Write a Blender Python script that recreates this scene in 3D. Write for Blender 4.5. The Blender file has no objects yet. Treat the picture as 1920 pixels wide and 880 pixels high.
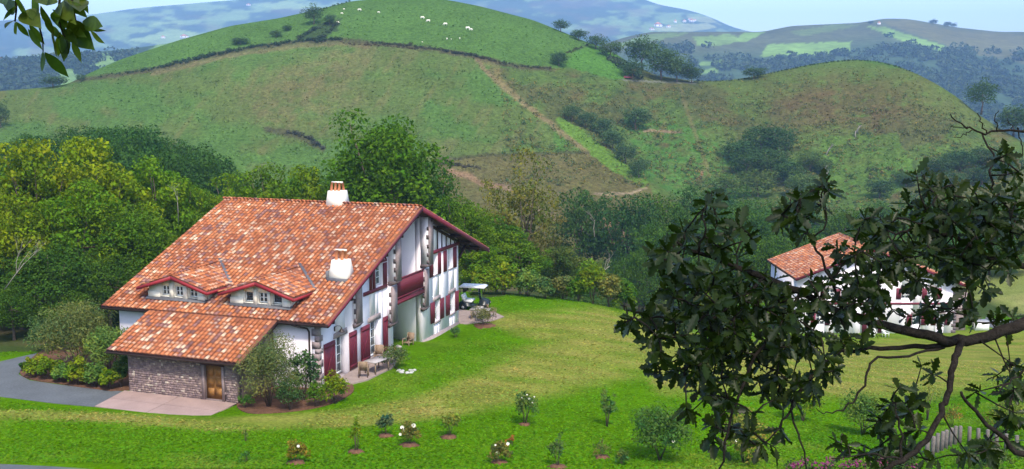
import bpy, math, random
import numpy as np
from mathutils import Vector, Matrix, Quaternion

S = bpy.context.scene
COL = S.collection
rng = np.random.default_rng(7)
random.seed(7)
R = math.radians

# ------------------------------------------------------------------ camera, sky, sun, exposure
FPX, CX, CY, HZ, CAMZ = 1940.0, 960.0, 440.0, 170.0, 16.4     # photo pixels (1920 x 880)
PITCH = math.atan((CY - HZ) / FPX)
cam_d = bpy.data.cameras.new('camera'); cam = bpy.data.objects.new('camera', cam_d); COL.objects.link(cam)
cam_d.sensor_width = 36.0; cam_d.lens = 36.0 * FPX / 1920.0
cam_d.clip_start = 0.05; cam_d.clip_end = 30000
cam.location = (0, 0, CAMZ); cam.rotation_euler = (math.pi / 2 - PITCH, 0, 0)
S.camera = cam

SUN_EL, SUN_AZ = 52.0, 166.0        # azimuth clockwise from +Y: behind the camera and to its left
w = bpy.data.worlds.new('World'); S.world = w; w.use_nodes = True
wn = w.node_tree; wn.nodes.clear()
sky = wn.nodes.new('ShaderNodeTexSky'); sky.sky_type = 'NISHITA'; sky.sun_disc = False
sky.sun_elevation = R(SUN_EL); sky.sun_rotation = R(SUN_AZ)
sky.air_density = 1.0; sky.dust_density = 1.8; sky.ozone_density = 1.0; sky.altitude = 200
bg = wn.nodes.new('ShaderNodeBackground'); bg.inputs['Strength'].default_value = 0.15
wo = wn.nodes.new('ShaderNodeOutputWorld')
wn.links.new(sky.outputs[0], bg.inputs[0]); wn.links.new(bg.outputs[0], wo.inputs[0])

sd = bpy.data.lights.new('sun', 'SUN'); so = bpy.data.objects.new('sun', sd); COL.objects.link(so)
sd.energy = 2.2; sd.angle = R(7); sd.color = (1.0, 0.91, 0.76)
_d = Vector((math.sin(R(SUN_AZ)) * math.cos(R(SUN_EL)), math.cos(R(SUN_AZ)) * math.cos(R(SUN_EL)), math.sin(R(SUN_EL))))
so.rotation_euler = _d.to_track_quat('Z', 'Y').to_euler(); so.location = (0, 0, 200)

S.view_settings.view_transform = 'Standard'; S.view_settings.look = 'None'
S.view_settings.exposure = 1.2; S.view_settings.gamma = 1.0; S.view_settings.use_curve_mapping = False
S.render.engine = 'CYCLES'
S.cycles.use_denoising = True
S.cycles.max_bounces = 6; S.cycles.diffuse_bounces = 3; S.cycles.glossy_bounces = 2
S.cycles.transmission_bounces = 4; S.cycles.volume_bounces = 1

# ------------------------------------------------------------------ helpers
_c, _s = math.cos(PITCH), math.sin(PITCH)
def ray(px, py):
    a = (np.asarray(px, float) - CX) / FPX; b = (np.asarray(py, float) - CY) / FPX
    return np.stack([a, _c - b * _s, -_s - b * _c], -1)
def at(px, py, Y):                       # point seen at a photo pixel, Y metres in front of the camera
    d = ray(px, py); t = np.asarray(Y, float) / d[..., 1]
    return d * t[..., None] + np.array([0, 0, CAMZ])
def to_px(P):
    q = np.asarray(P, float) - np.array([0, 0, CAMZ])
    yc = q[..., 1] * _c - q[..., 2] * _s; zc = q[..., 1] * _s + q[..., 2] * _c
    yc = np.maximum(yc, 0.1)
    return CX + FPX * q[..., 0] / yc, CY - FPX * zc / yc
def px_size(px_len, Y): return px_len * Y / FPX

def mesh(name, V, F, cols=None, smooth=False):
    """V (n,3); F list of tuples or (m,k) array; cols one rgb per face or per vertex (by length)"""
    V = np.asarray(V, np.float32).reshape(-1, 3)
    me = bpy.data.meshes.new(name)
    if isinstance(F, np.ndarray):
        m, k = F.shape; loops = F.reshape(-1).astype(np.int32)
        starts = np.arange(0, m * k, k, dtype=np.int32); tot = np.full(m, k, np.int32)
    else:
        m = len(F); tot = np.array([len(f) for f in F], np.int32)
        loops = np.fromiter((i for f in F for i in f), np.int32, int(tot.sum()))
        starts = np.concatenate([[0], np.cumsum(tot)[:-1]]).astype(np.int32)
    me.vertices.add(len(V)); me.vertices.foreach_set('co', V.reshape(-1))
    me.loops.add(len(loops)); me.loops.foreach_set('vertex_index', loops)
    me.polygons.add(m); me.polygons.foreach_set('loop_start', starts); me.polygons.foreach_set('loop_total', tot)
    if smooth: me.polygons.foreach_set('use_smooth', np.ones(m, bool))
    me.update(calc_edges=True)
    if cols is not None:
        cols = np.asarray(cols, np.float32)
        dom = 'POINT' if len(cols) == len(V) and len(V) != m else 'FACE'
        a = me.attributes.new('Col', 'FLOAT_COLOR', dom)
        a.data.foreach_set('color', np.concatenate([cols, np.ones((len(cols), 1), np.float32)], 1).reshape(-1))
    me.validate()
    return me

def put(name, me, mat=None, parent=None, loc=None, rot=None, scale=None, color=None):
    o = bpy.data.objects.new(name, me); COL.objects.link(o)
    if mat is not None and me is not None and not me.materials: me.materials.append(mat)
    if parent is not None: o.parent = parent
    if loc is not None: o.location = tuple(float(q) for q in loc)
    if rot is not None: o.rotation_euler = rot
    if scale is not None: o.scale = scale
    if color is not None: o.color = (*color, 1)
    return o
def tag(o, label, cat, group=None, kind=None):
    o['label'] = label; o['category'] = cat
    if group: o['group'] = group
    if kind: o['kind'] = kind
    return o
def setting(o): o['kind'] = 'structure'; return o
def empty(name, loc=(0, 0, 0), rz=0.0):
    o = bpy.data.objects.new(name, None); COL.objects.link(o)
    o.location = tuple(float(q) for q in loc); o.rotation_euler = (0, 0, rz); return o

class MB:
    def __init__(s): s.V = []; s.F = []; s.C = []
    def add(s, V, F, c=None):
        n = len(s.V); s.V += [tuple(v) for v in V]; s.F += [tuple(i + n for i in f) for f in F]
        s.C += [c if c is not None else (1, 1, 1)] * len(F); return s
    def box(s, x0, x1, y0, y1, z0, z1, c=None):
        x0, x1 = min(x0, x1), max(x0, x1); y0, y1 = min(y0, y1), max(y0, y1); z0, z1 = min(z0, z1), max(z0, z1)
        return s.add([(x0,y0,z0),(x1,y0,z0),(x1,y1,z0),(x0,y1,z0),(x0,y0,z1),(x1,y0,z1),(x1,y1,z1),(x0,y1,z1)],
                     [(0,3,2,1),(4,5,6,7),(0,1,5,4),(1,2,6,5),(2,3,7,6),(3,0,4,7)], c)
    def hexa(s, P, c=None):                # eight corners: four below, four above
        return s.add(P, [(0,3,2,1),(4,5,6,7),(0,1,5,4),(1,2,6,5),(2,3,7,6),(3,0,4,7)], c)
    def bar(s, a, b, w, h, up=(0, 0, 1), c=None):
        a = Vector(a); b = Vector(b); d = (b - a).normalized(); up = Vector(up)
        sx = d.cross(up)
        if sx.length < 1e-4: sx = d.cross(Vector((1, 0, 0)))
        sx.normalize(); uz = sx.cross(d); sx *= w / 2; uz *= h / 2
        return s.hexa([a-sx-uz, a+sx-uz, b+sx-uz, b-sx-uz, a-sx+uz, a+sx+uz, b+sx+uz, b-sx+uz], c)
    def prism(s, poly, axis, a0, a1, c=None):      # poly of 2-d points extruded along an axis
        n = len(poly)
        def mk(p, a): return {'x': (a, p[0], p[1]), 'y': (p[0], a, p[1]), 'z': (p[0], p[1], a)}[axis]
        V = [mk(p, a0) for p in poly] + [mk(p, a1) for p in poly]
        return s.add(V, [tuple(range(n)), tuple(range(2*n-1, n-1, -1))] + [(i, i+n, (i+1) % n + n, (i+1) % n) for i in range(n)], c)
    def tube(s, pts, rad, n=6, cap=True, c=None):
        pts = [Vector(p) for p in pts]; k = len(pts)
        if not hasattr(rad, '__len__'): rad = [rad] * k
        V = []; ref = None
        for i, p in enumerate(pts):
            d = (pts[min(i+1, k-1)] - pts[max(i-1, 0)])
            d = d.normalized() if d.length > 1e-9 else Vector((0, 0, 1))
            if ref is None: ref = d.orthogonal().normalized()
            ref = (ref - d * ref.dot(d)); ref = ref.normalized() if ref.length > 1e-6 else d.orthogonal().normalized()
            q = d.cross(ref)
            for j in range(n):
                t = 2 * math.pi * j / n; V.append(p + (ref * math.cos(t) + q * math.sin(t)) * rad[i])
        F = [(i*n+j, i*n+(j+1) % n, (i+1)*n+(j+1) % n, (i+1)*n+j) for i in range(k-1) for j in range(n)]
        if cap: F += [tuple(range(n-1, -1, -1)), tuple((k-1)*n + j for j in range(n))]
        return s.add(V, F, c)
    def lathe(s, c0, prof, n=12, c=None):          # prof: (r, z) list round the vertical axis at c0
        V = []; k = len(prof)
        for r, z in prof:
            for j in range(n):
                t = 2*math.pi*j/n; V.append((c0[0]+r*math.cos(t), c0[1]+r*math.sin(t), c0[2]+z))
        F = [(i*n+j, i*n+(j+1) % n, (i+1)*n+(j+1) % n, (i+1)*n+j) for i in range(k-1) for j in range(n)]
        F += [tuple(range(n-1, -1, -1)), tuple((k-1)*n+j for j in range(n))]
        return s.add(V, F, c)
    def mesh(s, name, smooth=False, col=False): return mesh(name, s.V, s.F, s.C if col else None, smooth)
    def build(s, name, mat, parent=None, smooth=False, col=False, **k):
        return put(name, s.mesh(name, smooth, col), mat, parent, **k)

# ------------------------------------------------------------------ materials
def new_mat(name):
    m = bpy.data.materials.new(name); m.use_nodes = True; nt = m.node_tree
    b = nt.nodes['Principled BSDF']; return m, nt, b
def nd(nt, t, **k):
    n = nt.nodes.new(t)
    for a, v in k.items():
        if a in n.inputs: n.inputs[a].default_value = v
        else: setattr(n, a, v)
    return n
def noise(nt, scale, detail=4, rough=.6, coord='Object'):
    tc = nd(nt, 'ShaderNodeTexCoord'); n = nd(nt, 'ShaderNodeTexNoise')
    n.inputs['Scale'].default_value = scale; n.inputs['Detail'].default_value = detail; n.inputs['Roughness'].default_value = rough
    if coord == 'World':
        g = nd(nt, 'ShaderNodeNewGeometry'); nt.links.new(g.outputs['Position'], n.inputs['Vector'])
    else: nt.links.new(tc.outputs[coord], n.inputs['Vector'])
    return n
def ramp(nt, fac, lo, hi, a=.3, b=.7):
    r = nd(nt, 'ShaderNodeMapRange'); nt.links.new(fac, r.inputs['Value'])
    r.inputs['From Min'].default_value = a; r.inputs['From Max'].default_value = b
    r.inputs['To Min'].default_value = lo; r.inputs['To Max'].default_value = hi
    return r.outputs[0]
def mulcol(nt, col, fac):
    m = nd(nt, 'ShaderNodeVectorMath', operation='MULTIPLY'); nt.links.new(col, m.inputs[0])
    c = nd(nt, 'ShaderNodeCombineXYZ')
    for i in range(3): nt.links.new(fac, c.inputs[i])
    nt.links.new(c.outputs[0], m.inputs[1]); return m.outputs[0]
def mixcol(nt, a, b, fac):
    m = nd(nt, 'ShaderNodeMix', data_type='RGBA'); nt.links.new(fac, m.inputs[0])
    for s, v in ((6, a), (7, b)):
        if isinstance(v, tuple): m.inputs[s].default_value = (*v, 1)
        else: nt.links.new(v, m.inputs[s])
    return m.outputs[2]
def bump(nt, b, h, strength=.3, dist=.05):
    n = nd(nt, 'ShaderNodeBump'); n.inputs['Strength'].default_value = strength; n.inputs['Distance'].default_value = dist
    nt.links.new(h, n.inputs['Height']); nt.links.new(n.outputs[0], b.inputs['Normal'])

def plain(name, c, rough=.8, var=.18, scale=3.0, bmp=.15, spec=.3, coord='Object', fine=25.0):
    m, nt, b = new_mat(name)
    n1 = noise(nt, scale, 5, .65, coord); n2 = noise(nt, fine, 3, .6, coord)
    mx = nd(nt, 'ShaderNodeMath', operation='ADD'); nt.links.new(n1.outputs[0], mx.inputs[0]); nt.links.new(n2.outputs[0], mx.inputs[1])
    f = ramp(nt, mx.outputs[0], 1 - var, 1 + var, .75, 1.25)
    rgb = nd(nt, 'ShaderNodeRGB'); rgb.outputs[0].default_value = (*c, 1)
    nt.links.new(mulcol(nt, rgb.outputs[0], f), b.inputs['Base Color'])
    b.inputs['Roughness'].default_value = rough; b.inputs['Specular IOR Level'].default_value = spec
    if bmp: bump(nt, b, n2.outputs[0], bmp, .01)
    return m
def attr_mat(name, rough=.9, var=.2, scale=1.0, coord='Object', bmp=.0, bdist=.1, spec=.2, fine=None, fvar=.2):
    m, nt, b = new_mat(name)
    at_ = nd(nt, 'ShaderNodeAttribute', attribute_name='Col')
    n1 = noise(nt, scale, 6, .7, coord); c = mulcol(nt, at_.outputs['Color'], ramp(nt, n1.outputs[0], 1 - var, 1 + var))
    h = n1
    if fine:
        n2 = noise(nt, fine, 5, .75, coord); c = mulcol(nt, c, ramp(nt, n2.outputs[0], 1 - fvar, 1 + fvar, .32, .68)); h = n2
    nt.links.new(c, b.inputs['Base Color']); b.inputs['Roughness'].default_value = rough
    b.inputs['Specular IOR Level'].default_value = spec
    if bmp: bump(nt, b, h.outputs[0], bmp, bdist)
    return m
def leaf_mat(name, trans=.3, rough=.55, spec=.25, mottle=None):
    m, nt, b = new_mat(name)
    at_ = nd(nt, 'ShaderNodeAttribute', attribute_name='Col'); oi = nd(nt, 'ShaderNodeObjectInfo')
    mu = nd(nt, 'ShaderNodeVectorMath', operation='MULTIPLY')
    nt.links.new(at_.outputs['Color'], mu.inputs[0]); nt.links.new(oi.outputs['Color'], mu.inputs[1])
    col = mu.outputs[0]
    if mottle:
        n1 = noise(nt, mottle, 4, .6); col = mulcol(nt, col, ramp(nt, n1.outputs[0], .7, 1.3))
    nt.links.new(col, b.inputs['Base Color'])
    b.inputs['Roughness'].default_value = rough; b.inputs['Specular IOR Level'].default_value = spec
    tr = nd(nt, 'ShaderNodeBsdfTranslucent'); tc = nd(nt, 'ShaderNodeVectorMath', operation='MULTIPLY')
    nt.links.new(col, tc.inputs[0]); tc.inputs[1].default_value = (1.5, 1.45, .5); nt.links.new(tc.outputs[0], tr.inputs[0])
    mx = nd(nt, 'ShaderNodeMixShader'); mx.inputs[0].default_value = trans
    nt.links.new(b.outputs[0], mx.inputs[1]); nt.links.new(tr.outputs[0], mx.inputs[2])
    nt.links.new(mx.outputs[0], nt.nodes['Material Output'].inputs['Surface'])
    return m

M = dict(
    plaster=plain('white_plaster', (.85, .79, .85), .9, .03, .8, .12, .2),
    cream=plain('cream_plaster', (.84, .80, .70), .9, .05, 1.0, .2, .2),
    maroon=plain('maroon_paint', (.135, .010, .026), .55, .15, 2.0, .1, .4),
    redtrim=plain('red_trim', (.28, .022, .03), .6, .15, 3.0, .1, .35),
    darkwood=plain('dark_wood', (.05, .022, .018), .75, .3, 3.0, .3),
    stonepier=plain('pier_stone', (.29, .225, .225), .92, .28, 2.2, .5, .2),
    quoin=plain('quoin_stone', (.135, .105, .11), .92, .3, 3.0, .5, .2),
    lintel=plain('lintel_stone', (.33, .27, .27), .92, .2, 2.0, .4, .2),
    stonebase=plain('mortar', (.19, .145, .14), .95, .2, 4.0, .4, .1),
    stones=attr_mat('wall_stones', .92, .18, 6.0, bmp=.4, bdist=.03),
    tiles=attr_mat('clay_tiles', .85, .22, 5.0, bmp=.3, bdist=.02, fine=22.0, fvar=.14),
    tilebase=plain('tile_channels', (.22, .08, .045), .9, .3, 6.0, .4),
    clay=plain('clay_pot', (.50, .19, .085), .85, .25, 5.0, .3),
    lead=plain('lead_flashing', (.12, .12, .135), .6, .25, 3.0, .2),
    gutter=plain('brown_gutter', (.045, .026, .022), .45, .2, 2.0, .1, .5),
    whitewood=plain('white_joinery', (.78, .80, .80), .5, .06, 3.0, .1, .4),
    door=plain('oak_door', (.27, .125, .032), .6, .35, 4.0, .4, .35),
    teak=plain('garden_teak', (.27, .19, .13), .75, .25, 6.0, .3),
    grey_table=plain('grey_table_top', (.36, .33, .33), .6, .15, 5.0, .2),
    concrete=plain('pink_concrete', (.33, .235, .21), .92, .2, .7, .3, .2),
    asphalt=plain('asphalt', (.105, .115, .125), .95, .2, .5, .5, .2, fine=9.0),
    soil=plain('soil', (.13, .068, .042), .97, .35, 2.5, .9, .1, fine=12.0),
    flag=plain('terrace_stone', (.30, .235, .215), .9, .25, 1.4, .4, .2),
    white=plain('white_shell', (.83, .83, .81), .7, .04, 2.0, .0, .15),
    black=plain('black_body', (.012, .018, .022), .3, .1, 2.0, .0, .5),
    rubber=plain('rubber', (.012, .012, .012), .9, .1, 4.0, .2),
    steel=plain('grey_metal', (.3, .3, .31), .4, .1, 4.0, .05, .5),
    bark=plain('bark', (.115, .088, .066), .95, .4, 3.0, .9, .1, fine=14.0),
    oakbark=plain('oak_bark', (.028, .023, .019), .95, .45, 14.0, .9, .1, fine=60.0),
    deadwood=plain('bare_wood', (.27, .24, .21), .9, .2, 3.0, .4, .1),
    palewood=plain('weathered_stake', (.165, .145, .135), .95, .35, 5.0, .5, .1),
    petal=plain('white_petals', (.86, .82, .74), .7, .08, 8.0, .0),
    magenta=plain('magenta_petals', (.17, .02, .09), .7, .3, 8.0, .0),
    whitestone=plain('white_stones', (.42, .42, .40), .9, .2, 6.0, .3),
    cow=plain('white_hide', (.80, .76, .68), .9, .08, 3.0, .0),
    redcar=plain('red_paint', (.30, .04, .045), .35, .1, 2.0, .0, .5),
    leaf=leaf_mat('foliage', .28, .7, .06), oak=leaf_mat('oak_leaf', .30, .42, .4, 22.0), ash=leaf_mat('leaflet', .45, .5, .3, 30.0),
    lawn=attr_mat('lawn_grass', 1.0, .22, .35, 'World', .6, .05, .0, fine=5.0, fvar=.38),
    hill=attr_mat('pasture', 1.0, .16, .05, 'World', .9, .5, .0, fine=.9, fvar=.5),
    farhill=attr_mat('far_land', 1.0, .22, .008, 'World', .0, 1, .0, fine=.06, fvar=.3),
)
_m, _nt, _b = new_mat('dark_glass'); _b.inputs['Base Color'].default_value = (.02, .026, .032, 1)
_b.inputs['Roughness'].default_value = .06; _b.inputs['Specular IOR Level'].default_value = .7; M['glass'] = _m
_m, _nt, _b = new_mat('windscreen'); _b.inputs['Base Color'].default_value = (.9, .95, .95, 1); _b.inputs['Roughness'].default_value = .02
_b.inputs['Transmission Weight'].default_value = 1.0; _b.inputs['IOR'].default_value = 1.1; M['clear'] = _m

# ------------------------------------------------------------------ value noise and masks for painting the land
def vnoise(x, y, seed=0):
    def h(i, j):
        n = (i.astype(np.int64) * 374761393 + j.astype(np.int64) * 668265263 + seed * 982451653) & 0x7fffffff
        n = ((n ^ (n >> 13)) * 1274126177) & 0x7fffffff
        return ((n ^ (n >> 16)) & 0xffff) / 65535.0
    xi = np.floor(x); yi = np.floor(y); fx = x - xi; fy = y - yi
    fx = fx*fx*(3-2*fx); fy = fy*fy*(3-2*fy)
    a = h(xi, yi); b = h(xi+1, yi); c = h(xi, yi+1); d = h(xi+1, yi+1)
    return (a*(1-fx)+b*fx)*(1-fy) + (c*(1-fx)+d*fx)*fy
def fbm(x, y, seed=0, o=4):
    r = 0; a = .5; t = 0
    for k in range(o): r = r + a*vnoise(x*2**k, y*2**k, seed+k); t += a; a *= .55
    return r / t
def inpoly(x, y, poly):
    r = np.zeros(np.shape(x), bool); n = len(poly)
    for i in range(n):
        x0, y0 = poly[i]; x1, y1 = poly[(i+1) % n]
        if y0 == y1: continue
        c = ((y0 > y) != (y1 > y)) & (x < (x1-x0)*(y-y0)/(y1-y0)+x0); r ^= c
    return r
def linedist(x, y, pts):
    d = np.full(np.shape(x), 1e9)
    for (x0, y0), (x1, y1) in zip(pts[:-1], pts[1:]):
        dx, dy = x1-x0, y1-y0; t = np.clip(((x-x0)*dx+(y-y0)*dy)/(dx*dx+dy*dy), 0, 1)
        d = np.minimum(d, np.hypot(x-x0-t*dx, y-y0-t*dy))
    return d
def lerp(a, b, t): return a*(1-t[..., None]) + np.asarray(b)*t[..., None]
def sstep(a, b, x): t = np.clip((x-a)/(b-a), 0, 1); return t*t*(3-2*t)
# ------------------------------------------------------------------ the near ground: one height field through surveyed spots
_ctl = np.array([
 (0,-14,16.5),(0,0,14.7),(0,10,10.8),(0,20,6.6),(0,30,3.0),(0,38,1.1),(-30,0,14.5),(-30,12,9.6),(-30,25,4.4),(-30,36,1.2),(30,0,13.5),(30,14,8.2),(30,28,2.8),(30,38,.2),
 (-70,10,10),(-70,35,2),(70,10,9),(70,38,-1.5),(4,4,13.1),(-4,4,13.2),
 (0,45,.25),(-20,45,.4),(-12,49,.05),(-24,54,-.25),(-16,52.5,-.25),(-9,58,-.12),(-9.6,59.4,-.1),(-21.5,58,-.3),(-14,58,-.3),(-7.6,64,-.18),(-6.5,68,-.45),(-5.6,69.5,-.8),(-4,75.5,-.85),
 (-30,62,-.3),(-35,58,-.3),(-20,75,-1),(-3,80,-.9),(2,62,-.7),(5,60,-.85),(6,70,-1.1),(8.5,75,-1.4),(3,88,-1.3),(9,86,-1.9),(-2,92,-1.6),
 (15,47,-.5),(25,47,-1.0),(14,60,-1.9),(20,60,-3),(18,80,-4.5),(30,80,-6),(30,100,-9),(42,116,-11.6),(33,117,-11.6),(52,117,-11.6),(42,128,-11.6),(60,108,-10.8),(55,90,-8.3),(45,60,-4.2),(40,45,-1.5),
 (72,150,-9.5),(85,180,-9.5),(100,150,-4),(66,130,-10.8),(100,100,-5),
 (2,103,-6),(15,103,-9),(10,130,-14),(30,150,-15),(0,160,-16),(-10,120,-10),(30,190,-18),(60,190,-16),(-10,200,-18),
 (-22,90,-2.5),(-40,90,-2.5),(-60,90,-2),(-20,120,-8),(-45,130,-6),(-65,160,-3),(-90,165,-2),(-40,170,-8),(-20,180,-18),(-110,120,0),(-80,60,0),(-50,50,.2),(-70,200,-9),(-110,200,-6),
 (-140,60,2),(-140,160,0),(140,60,-3),(140,160,0),(0,230,-34),(-70,240,-30),(70,240,-34),(140,230,-30),(-140,240,-26)], float)
_A = np.hypot(_ctl[:,None,0]-_ctl[None,:,0], _ctl[:,None,1]-_ctl[None,:,1]) ; _A = np.sqrt(_A**2+4.0)
_n = len(_ctl); _K = np.zeros((_n+3,_n+3)); _K[:_n,:_n] = _A - np.eye(_n)*.15; _K[:_n,_n]=1; _K[:_n,_n+1:]=_ctl[:,:2]; _K[_n:,:_n]=_K[:_n,_n:].T
_w = np.linalg.solve(_K, np.concatenate([_ctl[:,2],[0,0,0]]))
def gz(x, y):
    x = np.asarray(x, float); y = np.asarray(y, float); sh = np.broadcast(x, y).shape
    X = np.broadcast_to(x, sh).reshape(-1); Y = np.broadcast_to(y, sh).reshape(-1)
    out = np.empty(len(X))
    for a in range(0, len(X), 20000):
        q = np.sqrt((X[a:a+20000,None]-_ctl[None,:,0])**2+(Y[a:a+20000,None]-_ctl[None,:,1])**2+4.0)
        out[a:a+20000] = q @ _w[:_n] + _w[_n] + _w[_n+1]*X[a:a+20000] + _w[_n+2]*Y[a:a+20000]
    return out.reshape(sh)
def hit(px, py, y0=30.0, y1=230.0):      # where the sight line through a photo pixel meets the near ground
    px = np.atleast_1d(np.asarray(px, float)); py = np.atleast_1d(np.asarray(py, float)); d = ray(px, py)
    Ys = np.linspace(y0, y1, 401); t = Ys[None,:]/d[:,1][:,None]
    P = d[:,None,:]*t[...,None]; P[...,2] += CAMZ
    below = P[...,2] < gz(P[...,0], P[...,1]); k = np.argmax(below, 1); k = np.where(below.any(1), k, 400); k = np.maximum(k, 1)
    lo = Ys[k-1]; hi = Ys[k]
    for _ in range(18):
        mid = (lo+hi)/2; p = d*(mid/d[:,1])[:,None]; b = p[:,2]+CAMZ < gz(p[:,0], p[:,1]); hi = np.where(b, mid, hi); lo = np.where(b, lo, mid)
    p = d*(hi/d[:,1])[:,None]; p[:,2] += CAMZ
    return p
def hit1(px, py): return hit([px], [py])[0]

def axis(a, b, fa, fb, fine, coarse):
    r = []; x = a
    while x < b: r.append(x); x += fine if fa <= x < fb else coarse
    return np.array(r + [b])
gx = axis(-150, 150, -48, 62, .5, 2.5); gy = axis(-16, 240, 38, 120, .5, 2.0)
GX, GY = np.meshgrid(gx, gy); GZ = gz(GX, GY)
GZ = GZ + .07*(fbm(GX*.35, GY*.35, 3)-.5) * sstep(36, 44, GY)
px_, py_ = to_px(np.stack([GX, GY, GZ], -1))
wob = (fbm(GX*.16, GY*.16, 11)-.5)*46; wob2 = (fbm(GX*.5, GY*.5, 12)-.5)*18
green = np.array([.062, .150, .0015]); straw = np.array([.215, .195, .050]); deep = np.array([.038, .112, .0015])
col = np.broadcast_to(green, GX.shape+(3,)).copy()
col = lerp(col, deep, sstep(.52, .75, fbm(GX*.10, GY*.10, 5))*.8)
bands = [((-60,776,9),(200,784,11),(400,797,13),(634,786,17),(775,768,24),(900,735,38),(1010,700,52),(1150,655,60),(1250,640,60)),
         ((1250,700,40),(1450,690,60),(1600,690,62),(1750,688,60),(1900,668,50),(2000,660,50)), ((930,600,16),(1010,610,30),(1120,610,32),(1200,640,40))]
sw = np.zeros(GX.shape)
for b_ in bands:
    for (x0,y0,w0),(x1,y1,w1) in zip(b_[:-1], b_[1:]):
        dx, dy = x1-x0, y1-y0; t = np.clip(((px_-x0)*dx+(py_-y0)*dy)/(dx*dx+dy*dy), 0, 1)
        d = np.hypot(px_-x0-t*dx, (py_-y0-t*dy)); wd = w0+(w1-w0)*t
        sw = np.maximum(sw, 1-sstep(.55, 1.25, (d+wob*.35*np.minimum(wd/30,1))/wd))
stripe = .5+.5*np.sin((GY*.9 + GX*.35 + 4*fbm(GX*.06, GY*.06, 21))*1.9)
sw = sw*(.40+.22*stripe+.9*(fbm(GX*.25, GY*1.3, 8)-.38))
sw += .2*sstep(.55, .8, fbm(GX*.22, GY*.22, 31))
col = lerp(col, straw, np.clip(sw, 0, .95))
edge = [(905,560),(960,553),(1030,556),(1100,566),(1170,577),(1260,590),(1400,600),(1500,612)]
ex = np.interp(px_, [p[0] for p in edge], [p[1] for p in edge])
wild = ((px_ > 880) & (px_ < 1500) & (py_ < ex+wob2*.3)) | (GY > 124) | ((GX < -14) & (GY > 66)) | ((px_ < 905) & (GY > 93))
dry = ((px_ > 1820) & (py_ < 560)) | ((GX > 62) & (GY > 95))
col[wild] = lerp(np.array([[.040,.062,.016]]), np.array([.09,.075,.035]), sstep(.4,.7,fbm(GX[wild]*.2, GY[wild]*.2, 9)))
col[dry] = lerp(np.array([[.16,.19,.05]]), np.array([.26,.23,.09]), sstep(.35,.7,fbm(GX[dry]*.12, GY[dry]*.12, 14)))
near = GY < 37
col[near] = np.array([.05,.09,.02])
ny, nx = GX.shape
idx = np.arange(nx*ny).reshape(ny, nx)
GF = np.stack([idx[:-1,:-1], idx[:-1,1:], idx[1:,1:], idx[1:,:-1]], -1).reshape(-1, 4)
GCOL = col
setting(put('ground', mesh('ground', np.stack([GX,GY,GZ],-1), GF, col.reshape(-1,3), True), M['lawn']))

from mathutils.geometry import delaunay_2d_cdt
def sheet(name, poly_xy, mat, lift=.035, step=.8, zfun=None, parent=None, thick=.25, kind=True):
    """a surface that follows the ground inside an outline in world x, y"""
    poly = []
    for (x0,y0),(x1,y1) in zip(poly_xy, poly_xy[1:]+poly_xy[:1]):
        n = max(1, int(math.hypot(x1-x0, y1-y0)/step))
        poly += [(x0+(x1-x0)*i/n, y0+(y1-y0)*i/n) for i in range(n)]
    xs = np.array([p[0] for p in poly]); ys = np.array([p[1] for p in poly])
    g = np.stack(np.meshgrid(np.arange(xs.min(), xs.max(), step), np.arange(ys.min(), ys.max(), step)), -1).reshape(-1, 2)
    g = g[inpoly(g[:,0], g[:,1], poly)]
    if len(g): g = g[linedist(g[:,0], g[:,1], poly+[poly[0]]) > step*.4]
    pts = [Vector(p) for p in poly] + [Vector(p) for p in g]
    n = len(poly)
    v, e, f, *_ = delaunay_2d_cdt(pts, [(i,(i+1)%n) for i in range(n)], [list(range(n))], 1, 1e-5)
    z = (zfun or gz)(np.array([q.x for q in v]), np.array([q.y for q in v])) + lift
    V = [(q.x,q.y,zz) for q,zz in zip(v, z)]; F = [tuple(t) for t in f]
    zb = (zfun or gz)(xs, ys)
    b0 = len(V); V += [(x,y,zz+lift) for x,y,zz in zip(xs,ys,zb)] + [(x,y,zz-thick) for x,y,zz in zip(xs,ys,zb)]
    F += [(b0+i, b0+n+i, b0+n+(i+1)%n, b0+(i+1)%n) for i in range(n)]
    o = put(name, mesh(name, V, F), mat, parent)
    if kind: setting(o)
    return o
def curve(pts, k=5, closed=True):                 # smooth outline through points
    n = len(pts); out = []
    for i in range(n if closed else n-1):
        p0,p1,p2,p3 = [np.array(pts[j % n if closed else min(max(j,0),n-1)], float) for j in (i-1,i,i+1,i+2)]
        for t in np.arange(k)/k: out.append(tuple(.5*((2*p1)+(p2-p0)*t+(2*p0-5*p1+4*p2-p3)*t*t+(3*p1-p0-3*p2+p3)*t**3)))
    if not closed: out.append(tuple(pts[-1]))
    return out
def ground_poly(pxs, smooth=0):
    pxs = curve(pxs, smooth) if smooth else pxs
    P = hit([p[0] for p in pxs], [p[1] for p in pxs]); return [(float(p[0]), float(p[1])) for p in P]

sheet('driveway', ground_poly([(-120,712),(0,679),(38,670),(74,662),(54,678),(40,692),(35,703),(55,714),(109,722),(180,731),(246,736),(178,763.5),(100,757),(0,745),(-120,740)]), M['asphalt'], .03)
sheet('lane', ground_poly([(-120,866),(0,871.5),(90,875.5),(170,881),(230,890),(120,930),(-120,930)]), M['asphalt'], .03)
sheet('planting_soil', ground_poly([(70,664),(110,646),(180,640),(240,650),(246,732),(109,720),(58,712),(38,702),(44,690)], 3), M['soil'], .05)
sheet('bed_soil', ground_poly([(446,752),(448,768),(480,777),(560,772),(615,760),(652,744),(664,730),(650,714),(600,700),(540,700),(470,720)], 3), M['soil'], .05)

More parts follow.
